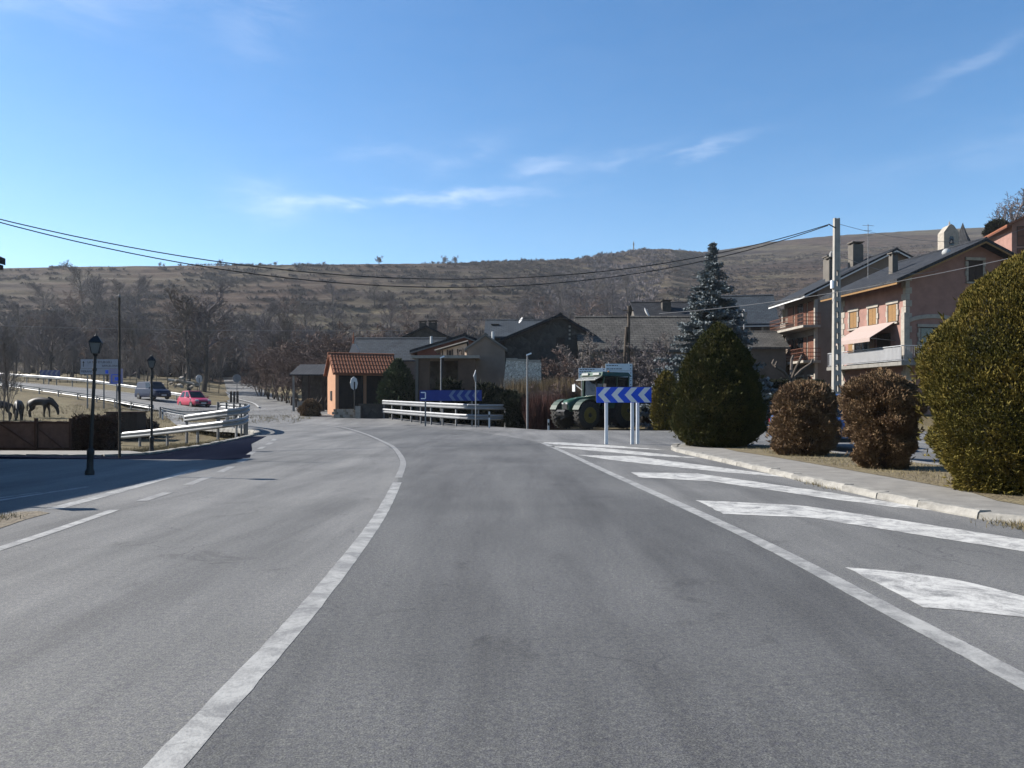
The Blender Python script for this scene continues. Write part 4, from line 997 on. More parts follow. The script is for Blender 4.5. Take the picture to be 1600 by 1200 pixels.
def quoins(root, x, y, z0, z1, m, h=.42):
    k = 0; z = z0
    while z < z1:
        a, b = (.42, .26) if k % 2 else (.26, .42)
        MB().box((x - .015 + a / 2 - .0, y - .015 + b / 2, z + h / 2), (a + .03, b + .03, h - .02)).build('quoin', m, root); z += h; k += 1
def quoins_far(root, x, y, z0, z1, m, h=.42):
    k = 0; z = z0
    while z < z1:
        b = .42 if k % 2 else .26
        MB().box((x + .15, y - b / 2 + .015, z + h / 2), (.33, b + .03, h - .02)).build('quoin', m, root); z += h; k += 1
def antenna(root, x, y, z0, z1):
    mb = MB().tube([(x, y, z0), (x, y, z1)], .025, 5)
    for k, w in ((0, .9), (.35, .6), (.7, .75)): mb.tube([(x - w / 2, y, z1 - k - .1), (x + w / 2, y, z1 - k - .1)], .014, 4)
    mb.build('antenna', STEEL_D, root)
def dish(root, x, y, z, r_=.4, rz=0):
    M = Matrix.Translation((x, y, z)) @ Matrix.Rotation(rz, 4, 'Z') @ Matrix.Rotation(R(62), 4, 'X')
    MB(M).lathe([(.02, 0), (r_ * .6, .05), (r_, .15), (r_, .17), (r_ * .6, .075), (.02, .025)], 16).tube([(0, 0, .02), (0, r_ * .5, .35)], .012, 4).build('satellite_dish', WHITE, root, True)

# ---- pink house on the right
zg = .3
H1 = house('pink_house', 'pink rendered house with stone corners, wrap-round balcony and awning', (25.6, 52, zg), R(8.9), 10.2, 7.4, 9.3, 11.55, PINK, SLATE, .9, 1.25, 5.1, .2, verge=WOODY)
quoins(H1, 0, 0, .2, 9.2, STONE_L); quoins_far(H1, -.03, 7.4, .2, 9.2, STONE_L)
for s in (1.35, 3.55, 5.85): window(H1, 'left', s, 7.05, .82, 1.12, STONE_L, WOODY, True)
window(H1, 'left', 4.9, 4.75, 1.5, 1.7, STONE_L, WOODY, False)
window(H1, 'left', 2.3, 4.75, 1.3, 1.9, None, WOODD, True)
window(H1, 'left', 6.0, 1.7, .9, 1.2, STONE_L, WOODR, True); window(H1, 'left', 2.2, 1.4, 1.6, 2.0, STONE_L, WOODD, True)
window(H1, 'front', 5.0, 9.75, .95, 1.3, STONE_L, WOODD, True)
window(H1, 'front', 2.0, 4.9, 1.9, 2.1, STONE_L, None, True); window(H1, 'front', 6.3, 4.9, 1.4, 1.6, STONE_L, WOODD, True)
ar = MB(); n = 12; pr_ = []
for k in range(n + 1):
    a = math.pi * k / n; pr_.append((2.0 - 2.0 * math.cos(a), 6.05 + .55 * math.sin(a)))
for k in range(n):
    a, b = pr_[k], pr_[k + 1]; MB().prism([a, b, (b[0], b[1] + .26), (a[0], a[1] + .26)], 'y', -.09, -.004).build('arch_stone', STONE_L, H1)
# wrap-round balcony
bz = 3.7
sl_ = MB().box((-.62, 3.05, bz - .12), (1.2, 8.7, .24)).box((4.5, -.66, bz - .125), (9.0, 1.28, .235)).build('balcony', CONC, H1)
def railing(root, a, b, h, m, n, z0, posts=True, rails=(1.0,), name='railing', sub=True):
    a = Vector(a); b = Vector(b); mb = MB()
    for q in rails: mb.tube([a + Vector((0, 0, z0 + h * q)), b + Vector((0, 0, z0 + h * q))], .03, 5)
    mb.tube([a + Vector((0, 0, z0 + .08)), b + Vector((0, 0, z0 + .08))], .02, 5)
    o = mb.build(name, m, root)
    bm1 = MB().tube([(0, 0, .06), (0, 0, h)], .012, 4).mesh('baluster', m)
    for k in range(n + 1): put('baluster', bm1, o, a.lerp(b, k / n) + Vector((0, 0, z0)))
    return o
RAILW = mat('white_railing', (.66, .68, .70), .5, .05, 4)
railing(H1, (-1.17, -1.25, 0), (-1.17, 7.3, 0), 1.0, RAILW, 62, bz); railing(H1, (-1.17, -1.25, 0), (9.0, -1.25, 0), 1.0, RAILW, 70, bz)
# white panels behind the bars on the sunny side
MB().box((-1.13, 3.0, bz + .53), (.02, 8.3, .78)).build('balcony_panel', mat('balcony_panel', (.55, .55, .56), .6, .1, 2), H1)
MB().box((-.20, -.20, bz + 1.6), (.36, .36, 3.2)).build('pillar', STONE_L, H1)
MB().hexa([(-1.9, 1.0, 5.35), (-1.9, 5.1, 5.35), (-.02, 5.1, 6.45), (-.02, 1.0, 6.45), (-1.9, 1.0, 5.39), (-1.9, 5.1, 5.39), (-.02, 5.1, 6.49), (-.02, 1.0, 6.49)]).hexa([(-1.92, 1.0, 5.12), (-1.90, 1.0, 5.12), (-1.90, 5.1, 5.12), (-1.92, 5.1, 5.12), (-1.92, 1.0, 5.37), (-1.90, 1.0, 5.37), (-1.90, 5.1, 5.37), (-1.92, 5.1, 5.37)]).build('awning', AWN, H1)
MB().tube([(-1.88, 1.05, 5.35), (-.05, 1.05, 5.2)], .025, 5).tube([(-1.88, 5.05, 5.35), (-.05, 5.05, 5.2)], .025, 5).build('awning_arm', STEEL_D, H1)
chimney(H1, 1.3, 3.2, 9.6, 11.2, .42, GREYW); antenna(H1, 1.6, 6.6, 10, 14.2); 
dish(H1, 3.4, .6, 11.0, .28, R(150))

# ---- balcony house behind it
H2 = house('balcony_house', 'tall house with red wooden balconies and three chimneys beside the concrete pole', (25.75, 67.4, 1.6), R(3), 13.2, 7.2, 9.35, 12.6, BEIGE, SLATE, .5, 1.35, 6.6, .18, verge=WHITE)
for z, dz in ((6.3, 0), (3.35, 0)):
    MB().box((-.75, 3.2, z - .11), (1.5, 7.6, .2)).build('balcony', STONE_L, H2)
    railing(H2, (-1.45, -.5, 0), (-1.45, 6.9, 0), 1.0, WOODR, 34, z, rails=(1.0, .66, .33)); railing(H2, (-1.45, -.5, 0), (0, -.5, 0), 1.0, WOODR, 7, z, rails=(1.0, .66, .33))
    for s in (1.2, 3.4, 5.6): window(H2, 'left', s, z + 1.15, 1.15, 2.0, None, WOODR, s != 3.4)
    MB().box((-.9, 4.4, z + .35), (.7, 1.2, .5)).build('planter', STONE_L, H2)
for s in (1.3, 3.4, 5.6): window(H2, 'left', s, 1.35, .8, 1.3, STONE_L, WOODR, True)
for s in (0, 7.2): MB().box((-.12, s - (.1 if s else -.1), 4.2), (.24, .24, 8.6)).build('pier', STONE_L, H2)
window(H2, 'front', 3.0, 6.6, 1.0, 1.3, None, WOODD); window(H2, 'front', 6.6, 9.6, 1.0, 1.2, None, WOODD)
chimney(H2, 1.75, 1.2, 9.6, 12.0, .75, GREYW); chimney(H2, 3.6, 5.5, 10.5, 12.9, .9, GREYW); chimney(H2, 5.5, 4.5, 11.5, 14.0, .95, GREYW)
MB().lathe([(.16, 12.2), (.2, 12.35), (.2, 12.6), (.05, 12.8)], 8, (1.75, 1.2, 0)).build('chimney_cowl', STEEL_D, H2)

# ---- generic helper: place by the pixel of the gable's left eave
def hz(px, d, base_y=None): return Vector((ax(px, d), d, gz(ax(px, d), d)))
# dark barn, gable to the camera
d = 60; p = hz(787, d)
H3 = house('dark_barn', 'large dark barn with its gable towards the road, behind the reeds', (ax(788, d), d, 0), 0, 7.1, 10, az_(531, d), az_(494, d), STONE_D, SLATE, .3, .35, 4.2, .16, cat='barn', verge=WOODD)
window(H3, 'front', 4.2, 5.9, .5, .6, None, WOODD); window(H3, 'front', 2.2, 3.4, .8, 1.0, None, WOODD)
mb = MB()
for k in range(4): MB().box((4.9, -.02, 6.2 + k * .3), (.14, .04, .14)).build('vent_block', STONE_L, H3)
# slate house left of the barn, roof slope to the camera
d = 70
H4 = house('slate_house', 'house with blue slate roof, two skylights and a white dish', (ax(848, d) + 1.2, d - 1, 0), R(90), 6.4, 6.0, az_(527, d), az_(504, d + 3), STONE_D, SLATE_B, .3, .4, None, .14)
for s in (1.6, 3.8): MB(Matrix.Translation((1.7, s, az_(516, d + 1.3)))).box((0, 0, .12), (1.0, .7, .06), 0, Matrix.Rotation(R(-21), 3, 'Y')).build('skylight', WPANE, H4)
chimney(H4, 2.2, 5.4, az_(522, d), az_(509, d), .55, STONE_D); chimney(H4, 3.2, .2, az_(510, d), az_(498, d), .5, STONE_L); dish(H4, 1.2, 3.0, az_(505, d) + .2, .3, R(200))
# brown house with lit gallery
d = 57
H5 = house('brown_house', 'brown house with a sunlit glazed gallery on its left side', (ax(729, d), d, 0), R(2), 2.75, 6, az_(545, d), az_(524, d), BEIGE, SHEET, .12, .15, 1.35, .1, verge=GREYW)
GAL = mat('gallery_cream', (.66, .50, .38), .85, .1, 2)
zg0, zg1, zg2 = az_(558, d), az_(544, d), az_(536, d)
g = MB().hexa([(-1.95, 2.2, zg0), (0, .25, zg0), (0, 5.2, zg0), (-1.95, 5.2, zg0), (-1.95, 2.2, zg1), (0, .25, zg2), (0, 5.2, zg2), (-1.95, 5.2, zg1)]).build('gallery', GAL, H5)
for k in range(5):
    q = (k + .35) / 5; x_, y_ = -1.95 + 1.95 * q, 2.2 - 1.95 * q
    MB().box((x_ - .03, y_ - .03, (zg0 + zg1) / 2), (.06, .06, zg1 - zg0), R(-45)).build('gallery_post', WOODD, g)
    if k in (1, 3): MB().box((x_ + .17, y_ - .22, zg0 + .32), (.26, .03, .5), R(-45)).build('gallery_opening', WOODD, g)
MB().hexa([(-2.4, 1.9, az_(545, d)), (.1, -.1, az_(533, d)), (.1, 5.6, az_(533, d)), (-2.4, 5.6, az_(545, d)), (-2.4, 1.9, az_(543.5, d)), (.1, -.1, az_(531.5, d)), (.1, 5.6, az_(531.5, d)), (-2.4, 5.6, az_(543.5, d))]).build('gallery_roof', SHEET, g)
MB().tube([(1.9, 2, az_(535, d)), (1.9, 2, az_(514, d))], .1, 8).build('flue', WHITE, H5, True)
# lean-to house left of it
d = 66
H6 = house('red_brown_house', 'low house with dark sloping roof and red-brown wall behind the open shelter', (ax(652, d), d, 0), 0, 6.8, 7, az_(548, d), az_(526, d), mat('red_render', (.30, .11, .07), .9, .15, 1), SLATE, .3, .6, 3.9, .2, verge=SHEET)
MB().tube([(1.0, 1.5, az_(545, d)), (1.0, 1.5, az_(523, d))], .1, 8).build('flue', WHITE, H6, True)
# open shelter with flat roof
d = 55; zg = gz(ax(650, d), d)
S1 = thing('open_shelter', 'brown flat-roofed shelter with pale edge and dark open front', 'shelter', (ax(649, d), d, zg)); wS = 4.15; hS = az_(560, d) - zg
MB().box((wS / 2, 1.8, hS + .1), (wS + .5, 4.2, .2)).build('roof', mat('pale_roof_slab', (.46, .42, .36), .9, .15, 2), S1)
MB().box((wS / 2, 3.6, hS / 2 - .3), (wS, .2, hS + .6)).build('rear_wall', STONE_D, S1)
MB().box((.5, .05, hS / 2 - .3), (1.0, .15, hS + .59)).build('front_wall', BROWNW, S1); MB().box((wS - .6, .05, hS / 2 - .3), (1.2, .15, hS + .58)).build('front_wall', BROWNW, S1)
MB().box((.12, -.12, hS / 2 - .3), (.2, .2, hS + .6)).build('pillar', GREYW, S1); MB().box((1.9, -.12, hS / 2 - .3), (.12, .12, hS + .6)).build('pillar', WOODD, S1)
d = 52.5
W1 = thing('stone_wall', 'short grey rubble wall in front of the dark barn', 'wall', (ax(779, d), d, -.2)); 
MB().hexa([(0, 0, 0), (2.8, 0, 0), (2.8, .5, 0), (0, .5, 0), (.5, 0, az_(562, d) + .2), (2.8, 0, az_(566, d) + .2), (2.8, .5, az_(566, d) + .2), (.5, .5, az_(562, d) + .2)]).build('masonry', stone_mat('pale_rubble', (0.3600, 0.3300, 0.2900), (0.5200, 0.4800, 0.4200), 6.5), W1)
for k in range(9): MB().box((.62 + k * .25, .25, az_(562.4 + k * .46, d) + .26), (.25, .56, .12 + .03 * (k % 3))).build('coping_stone', STONE_L, W1)
# stone barn with sunlit gable end
d = 62
H7 = house('stone_barn', 'stone barn with long grey slate roof and sunlit rubble gable', (ax(1090, 59), 58.4, 0), R(90), 7.6, 8.6, az_(546, 58.4), az_(499, 62), STONE, SLATE_G, .25, .35, None, .2, cat='barn')
window(H7, 'right', 0, 0, .01, .01) if False else None
MB().box((2.4, 8.62, az_(514, 62)), (.5, .06, .6)).build('loft_opening', WOODD, H7)
MB().box((2.4, 8.64, az_(514, 62) - .36), (.8, .1, .1)).build('sill', STONE_L, H7)
window(H7, 'left', 3.0, 3.4, .9, 1.2, STONE_L, WOODD); window(H7, 'left', 6.2, 3.4, .9, 1.2, STONE_L, WOODD)
# roofs behind the spruce
d = 82
H8 = house('slate_house', 'house with pale ridge and stone chimney half hidden behind the blue spruce', (ax(1112, d), d, 0), R(90), 7, 7.5, az_(500, d), az_(474, d + 3), GREYW, SLATE, .3, .4, None, .16)
chimney(H8, 2.0, 4.3, az_(492, d), az_(469, d), .9, STONE_D); dish(H8, -.3, 6.8, az_(490, d), .55, R(-20))
d = 84
H9 = house('slate_house', 'house with dark slate roof between the blue spruce and the balcony house', (ax(1212, d), d, 0), R(80), 8, 7, az_(503, d), az_(462, d + 3), GREYW, SLATE_B, .35, .5, None, .18, verge=WHITE)
window(H9, 'left', 2.0, az_(520, d), 1, 1.2, STONE_L, WOODD); window(H9, 'left', 4.6, az_(520, d), 1, 1.2, STONE_L, WOODD)
d = 72
H10 = house('stone_shed', 'low stone building with grey slab roof left of the balcony house', (ax(1216, d), d - 2, 0), R(90), 5, 5, az_(545, d), az_(521, d), GREYW, SLATE_G, .25, .4, None, .2, cat='shed')
# blue-grey sheet roof and dark house behind
d = 76
H11 = house('long_barn', 'long barn with plain blue-grey roof behind the orange house', (ax(690, d), d, 0), R(90), 6, 8.6, az_(562, d), az_(531, d + 3), GREYW, SLATE_B, .2, .3, None, .14, cat='barn')
d = 88
H12 = house('dark_house', 'dark hipped-looking house with two chimneys against the hillside', (ax(626, d), d, 0), 0, 5.6, 6, az_(530, d), az_(511, d), STONE_D, SLATE, .3, .4, None, .16)
chimney(H12, 2.3, 1.5, az_(515, d), az_(503, d), .75, STONE_D); chimney(H12, 3.4, 1.8, az_(515, d), az_(502, d), .9, STONE_D)
d = 73; zg = gz(ax(549, d), d)
BF = thing('bell_gable', 'small white bell gable with slim finial above the orange house roof', 'bell gable', (ax(542, d), d, zg)); zt = az_(537, d) - zg
MB().prism([(0, 0), (1.05, 0), (1.05, zt - .5), (.7, zt), (.5, zt), (.25, zt - .7), (0, zt - 1.0)], 'y', 0, .5).build('masonry', mat('whitewash', (.72, .66, .60), .9, .08, 2), BF)
MB().lathe([(.10, zt), (.05, zt + .3), (.07, zt + .4), (.02, zt + 1.1)], 8, (.55, .25, 0)).build('finial', CLAY, BF)
# ---- orange tiled house
d = 60; zg = gz(ax(520, d), d)
H13 = thing('orange_house', 'small orange house with red clay tile roof beside the lane', 'house', (ax(524, d), d, zg), R(23)); W13 = 4.6; D13 = 3.3
ze = az_(580, d) - zg; zr = az_(557, d + 1.6) - zg + .1
MB().prism([(0, -1), (D13, -1), (D13, ze), (D13 / 2, zr), (0, ze)], 'x', 0, W13).build('wall', OCHRE, H13)
rr = MB().prism([(-.35, ze - .28), (D13 / 2, zr + .02), (D13 + .35, ze - .28), (D13 + .35, ze - .18), (D13 / 2, zr + .12), (-.35, ze - .18)], 'x', -.25, W13 + .3).build('roof', CLAY, H13)
Ls = math.hypot(D13 / 2 + .35, zr - ze + .3); ang = math.atan2(zr - ze + .3, D13 / 2 + .35)
tile_me = MB().loft([[(.10 * math.cos(q) * s, y, .06 * math.sin(q) * s) for q in [math.pi * k / 5 for k in range(6)]] for y, s in ((-.21, 1.06), (.21, .92))]).mesh('roof_tile', CLAY)
rows = 5; cols = 22
for i in range(rows):
    for j in range(cols):
        f_ = (i + .5) / rows; y = -.35 + f_ * (D13 / 2 + .35); z = ze - .17 + f_ * (zr - ze + .3)
        o = put('roof_tile', tile_me, rr, (-.2 + (j + .5) * (W13 + .45) / cols, y, z)); o.rotation_euler = (ang, 0, random.uniform(-.05, .05)); o.scale = (1, 1.05, 1.1)
MB().tube([(-.28, D13 / 2, zr + .12), (W13 + .33, D13 / 2, zr + .12)], .11, 8).build('ridge_tiles', CLAY, H13)
for x0_, x1_ in ((.25, 2.1), (2.35, 4.35)):  # dark panels paint in the shade inside an open front
    dk = MB().box(((x0_ + x1_) / 2, -.02, (ze - .3) / 2), (x1_ - x0_, .04, ze - .3)).build('dark_opening', mat('opening_shade', (.03, .022, .018), .9, .3, 4), H13)
    for k in range(6): MB().box((x0_ + (k + .5) * (x1_ - x0_) / 6, -.05, (ze - .3) / 2), ((x1_ - x0_) / 6 - .03, .02, ze - .36)).build('shade_slat', MATS['opening_shade'], dk)
window(H13, 'left', 1.6, 1.6, .5, .6, None, WOODD)
# shed with posts at the lane side
d = 67; zg = gz(ax(485, d), d)
S2 = thing('open_shed', 'dark open shed with pale-edged roof left of the orange house', 'shed', (ax(457, d), d, zg)); wS = 3.9; hS = az_(587, d) - zg
MB().prism([(-.3, hS), (3.2, hS + 1.0), (3.2, hS + 1.1), (-.3, hS + .1)], 'x', -.2, wS).build('roof', SLATE, S2)
MB().box((wS / 2, 3.0, hS / 2), (wS, .15, hS + .5)).build('rear_wall', STONE_D, S2)
for x in (0.1, 1.4, 2.6, 3.7): MB().box((x, 0, hS / 2 - .1), (.16, .16, hS + .2)).build('post', CONC_E if x < .2 else WOODD, S2)
MB().box((.9, -.1, .45), (.9, .12, 1.1)).build('low_wall', CONC, S2)
for k in range(5): MB().tube([(1.6 + k * .4, .4, .6 + .1 * (k % 2)), (1.9 + k * .4, .7, 1.3)], .05, 5).build('stored_pole', WOODP, S2)
# low stone wall and dark wall beyond the stop sign
W2 = thing('stone_wall', 'low lit rubble wall at the corner left of the stop sign', 'wall', (ax(522, 57.5), 57.5, .1))
for k in range(4):
    for j in range(9): MB().box((j * .23 + .11 * (k % 2), (.01 * ((j * 7 + k * 3) % 4)), .13 + k * .2), (.22, .4, .19)).build('stone', STONE_L if (j + k) % 3 else STONE, W2)
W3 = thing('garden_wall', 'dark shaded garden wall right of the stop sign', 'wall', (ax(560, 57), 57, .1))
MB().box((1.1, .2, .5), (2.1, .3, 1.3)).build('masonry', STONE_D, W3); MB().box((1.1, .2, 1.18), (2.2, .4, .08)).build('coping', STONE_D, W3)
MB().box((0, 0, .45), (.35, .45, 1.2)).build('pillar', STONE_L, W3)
# church tower, far right house
d = 108; zg = gz(ax(1490, d), d)
CH = thing('church_tower', 'pale stone church bell wall with dark pointed spire above the pink roof', 'church tower', (ax(1475, d), d, zg)); zt = az_(358, d) - zg
MB().prism([(0, 0), (2.0, 0), (2.0, zt - .4), (1.7, zt), (1.35, zt + .5), (1.0, zt + .7), (.65, zt + .5), (.3, zt), (0, zt - .4)], 'y', 0, 1.6).build('bell_wall', STONE_L, CH)
o = MB().prism([(.7, zt - 2.2), (1.3, zt - 2.2), (1.3, zt - 1.2), (1.15, zt - .95), (.85, zt - .95), (.7, zt - 1.2)], 'y', -.03, -.01).build('bell_opening', WPANE, CH)
MB().lathe([(.25, zt - 1.9), (.2, zt - 1.6), (.08, zt - 1.3)], 10, (1.0, -.12, 0)).build('bell', IRON, CH, True)
MB().lathe([(.12, zt + .7), (.12, zt + .9), (.02, zt + 1.2)], 6, (1.0, .5, 0)).build('finial', STONE_L, CH)
zs = az_(381, d) - zg
MB().box((4.0, 2.6, zs / 2), (2.6, 2.6, zs)).build('tower', STONE_D, CH)
MB().lathe([(2.0, zs), (1.25, zs + .7), (.55, zs + 2.0), (.02, az_(348, d + 2.6) - zg)], 4, (4.0, 2.6, 0)).build('spire', SLATE, CH)
d = 88; zg = gz(ax(1580, d), d)
H14 = house('pink_house', 'pink house with red-brown eaves at the right edge, on the slope above', (ax(1581, d), d, zg), R(-12), 9, 9, az_(350, d) - zg, az_(338, d) - zg + 1.4, PINK, CLAY, .6, .7, None, .2, verge=WOODR)
for zz in (362, 377, 396):
    for s in (1.0, 3.0, 5.0): window(H14, 'front', s, az_(zz, d) - zg, .9, 1.0, None, WOODR)
# house just outside the frame on the left: its eave tip shows, and its shade falls on the road
H15 = house('roadside_house', 'house beyond the left edge, only the tip of its dark eave in view', (-24.3, 3.0, 0), R(-8.6) * 0, 10.0, 17.6, 5.35, 7.6, BEIGE, SLATE, .85, .72, None, .18, verge=WOODD, z0=-.5)
for s in (2, 6, 10, 14): window(H15, 'right', s, 3.0, 1.0, 1.3, STONE_L, WOODR, True, L=10.0)
MB().box((10.03, 8, 1.05), (.06, 1.1, 2.1)).build('door', WOODR, H15)
# yard fence on the left
FZ = -.2; FD = 24.6
F1 = thing('rusty_fence', 'low rusty brown sheet fence in front of the horse pasture', 'fence', (ax(-70, FD), FD, FZ)); x0 = ax(-70, FD)
fh = az_(656, FD) - FZ
xs = [ax(q, FD) - x0 for q in (-70, -5, 58, 112)]
for a, b in zip(xs[:-1], xs[1:]):
    n = 7
    for k in range(n):
        xa = a + (b - a) * k / n; MB().box((xa + (b - a) / n / 2, .004 * (k % 2), fh / 2 - .02 + .008 * ((k * 5) % 3)), ((b - a) / n - .004, .02, fh - .06)).build('sheet', RUST, F1)
for a in xs: MB().box((a, -.05, fh / 2), (.08, .08, fh + .1)).build('post', mat('rusty_post', (.10, .055, .04), .9, .2, 5), F1)
for z in (.16, fh - .08): MB().box(((xs[0] + xs[-1]) / 2, -.035, z), (xs[-1] - xs[0], .04, .06)).build('rail', MATS['rusty_post'], F1)
MB().tube([(xs[1] + .1, -.06, fh - .1), (xs[2] - .05, -.06, .2)], .022, 5).tube([(xs[2] + .1, -.06, fh - .3), (xs[2] + .9, -.06, .1)], .018, 5).build('brace', MATS['rusty_post'], F1)
HB = thing('garden_hut', 'low dark brown box-like hut at the end of the rusty fence', 'hut', (ax(166, 42.0), 42.0, -1.0)); wH = (215 - 166) / FPX * 42
hH = az_(645, 42) + 1.0
for k in range(8): MB().box((wH * (k + .5) / 8, -.01 - .012 * (k % 2), hH / 2), (wH / 8 - .01, .03, hH)).build('board', WOODD, HB)
MB().box((wH / 2, .5, hH / 2), (wH - .02, .96, hH - .02)).build('wall', WOODD, HB); MB().box((wH / 2, .45, hH + .03), (wH + .12, 1.15, .06)).build('roof', mat('rusty_roof', (.09, .05, .04), .9, .2, 4), HB)
# felled log and heap by the far barrier
d = 98; zg = gz(ax(285, d), d)
t = thing('felled_log', 'pale felled log lying on a heap beyond the far barrier', 'log', (ax(263, d), d, az_(594, d)), 0)
MB().tube([(0, 0, 0), (1.5, .2, -.15), (2.9, .3, -.4)], [.22, .2, .17], 10).build('trunk', mat('pale_bark', (.50, .46, .40), .9, .2, 3), t, True)
t = thing('rubble_heap', 'heap of stones and brushwood under the felled log', 'heap', (ax(285, d), d, zg))
for k in range(26):
    a = random.uniform(0, 6.28); q = random.uniform(0, 2.2); s_ = random.uniform(.18, .5)
    MB().box((q * math.cos(a) * 1.3, q * math.sin(a) * .6, .3 + (1.5 - q * .5) * random.uniform(.2, 1)), (s_, s_ * .8, s_ * .6), a, Matrix.Rotation(random.uniform(-.5, .5), 3, 'X')).build('stone', STONE_L if k % 3 else STONE, t)
# small huts and mast on the skyline
d = 590
for px, w_, lab in ((949, 3.6, 'left of two tiny white huts on the skyline below the mast'), (974, 3.0, 'right of two tiny white huts on the skyline below the mast')):
    t = thing('hut', lab, 'hut', (ax(px, d), d, az_(401.5, d) - .8)); MB().prism([(0, 0), (w_, 0), (w_, 2.0), (w_ / 2, 2.8), (0, 2.0)], 'y', 0, 3).build('wall', WHITE, t); MB().box((w_ / 2, 1.5, 2.5), (w_ + .3, 3.2, .2)).build('roof', SLATE_G, t)
t = thing('radio_mast', 'thin radio mast on the skyline', 'mast', (ax(990, 592), 592, az_(402, 592)))
MB().tube([(-.4, 0, 0), (-.1, 0, 11.5)], .22, 4).tube([(.4, 0, 0), (.1, 0, 11.5)], .22, 4).tube([(0, .6, 0), (0, 0, 11.8)], .22, 4).build('lattice', STEEL_D, t); MB().box((0, 0, 9.5), (1.0, .6, 1.6)).build('aerial', STEEL_D, t)
# ------------------------------------------------------------------ vegetation
def leaf_mat(name, stops, scale=3.0, fine=40, rough=.75, spec=.15):
    m = bpy.data.materials.new(name); m.use_nodes = True; MATS[name] = m
    nt, N, L, b = nodes(m); o = N('ShaderNodeTexCoord').outputs['Object']
    c = ramp(N, L, noise(N, L, o, scale, 5, .65), stops)
    c = mixrgb(N, L, .7, c, ramp(N, L, noise(N, L, o, fine, 2, .7), [(.3, (.55, .55, .55)), (.7, (1.5, 1.5, 1.45))]), 'MULTIPLY')
    L(c, b.inputs['Base Color']); b.inputs['Roughness'].default_value = rough; b.inputs['Specular IOR Level'].default_value = spec
    return m
BARK = mat('grey_bark', (.15, .125, .105), .95, .25, 2.0)
TWIG = mat('bare_twigs', (0.2300, 0.2012, 0.1898), .95, 0, .5, (0.3220, 0.2818, 0.2587))
TWIG_R = mat('reddish_twigs', (0.2070, 0.1437, 0.1265), .95, 0, .6, (0.2875, 0.2070, 0.1725))
TWIG_P = mat('purple_twigs', (0.1840, 0.1610, 0.1702), .95, 0, .4, (0.2702, 0.2357, 0.2392))

def bare_tree_meshes(seed, H, spread=.55, trunk=.22, n1=13, multi=False, wtw=.022, mtw=None):
    rr = random.Random(seed); tb = MB(); segs = []       # segs: thin twigs as (p, q, width)
    cb = MB()
    def rnd(v, a): return (v + Vector((rr.uniform(-a, a), rr.uniform(-a, a), rr.uniform(-a, a)))).normalized()
    def limb(p, d_, length, r0, lev):
        k = 4 if lev < 2 else 3; pts = [p]; dd = d_
        for i in range(k):
            dd = rnd(dd + Vector((0, 0, .10 if lev < 3 else .02)), .20 if lev else .07); pts.append(pts[-1] + dd * length / k)
        if lev == 0: tb.tube(pts, [r0 * (1 - .7 * i / k) for i in range(k + 1)], 7)
        elif lev == 1: cb.tube(pts, [r0 * (1 - .75 * i / k) for i in range(k + 1)], 4, False)
        elif lev == 2: cb.tube(pts, [r0 * (1 - .7 * i / k) for i in range(k + 1)], 3, False)
        else: 
            for a, b in zip(pts[:-1], pts[1:]): segs.append((a, b, r0))
        if lev >= 4: return
        nb = [n1, 7, 6, 4][lev]
        for i in range(nb):
            t0 = (.22 if lev == 0 else .18) + (1 - .22) * (i + rr.random() * .8) / nb; t0 = min(t0, .99); f = t0 * k; j = min(int(f), k - 1)
            q = pts[j].lerp(pts[j + 1], f - j); ax_ = (pts[j + 1] - pts[j]).normalized()
            side = ax_.cross(Vector((rr.uniform(-1, 1), rr.uniform(-1, 1), rr.uniform(-1, 1)))).normalized()
            ang = rr.uniform(.5, 1.0) * (spread / .55)
            nd = (ax_ * math.cos(ang) + side * math.sin(ang)).normalized()
            ln = length * ([.52, .55, .55, .6][lev]) * (1.15 - .6 * t0 if lev == 0 else 1.0 - .35 * t0) * rr.uniform(.75, 1.2)
            limb(q, nd, ln, [r0 * .45, r0 * .5, wtw, wtw * .75][lev], lev + 1)
    if multi:
        for s in range(multi):
            a = 2 * math.pi * s / multi; limb(Vector((.15 * math.cos(a), .15 * math.sin(a), 0)), Vector((.35 * math.cos(a), .35 * math.sin(a), 1)).normalized(), H * rr.uniform(.75, 1), trunk * .6, 0)
    else: limb(Vector((0, 0, -.2)), Vector((rr.uniform(-.08, .08), rr.uniform(-.08, .08), 1)), H * .86, trunk, 0)
    # twigs as slim flat blades
    A = np.array([s[0][:] for s in segs]); B = np.array([s[1][:] for s in segs]); w_ = np.array([s[2] for s in segs])
    dv = B - A; rv = np.random.default_rng(seed).normal(size=dv.shape); sd = np.cross(dv, rv); sd /= np.maximum(np.linalg.norm(sd, axis=1, keepdims=True), 1e-6)
    sd *= w_[:, None]; o = len(cb.v); n = len(A)
    vs = np.stack([A - sd, A + sd, B + sd * .8, B - sd * .8], 1).reshape(-1, 3)
    cb.v.extend(map(tuple, vs)); cb.f.extend([(o + 4 * i, o + 4 * i + 1, o + 4 * i + 2, o + 4 * i + 3) for i in range(n)])
    def quick(mbx, nm, m_):
        me = bpy.data.meshes.new(nm); me.from_pydata(mbx.v, [], mbx.f); me.update(); me.materials.append(m_); return me
    return quick(tb, 'trunk', BARK), quick(cb, 'crown', mtw or TWIG)
TV = [bare_tree_meshes(11, 9, .55, .17), bare_tree_meshes(12, 9.5, .5, .19, 14, mtw=TWIG_P), bare_tree_meshes(13, 8.5, .6, .16, 12, mtw=TWIG_R), bare_tree_meshes(14, 9.0, .42, .14, 13), bare_tree_meshes(15, 9, .62, .20, 14, mtw=TWIG_P)]
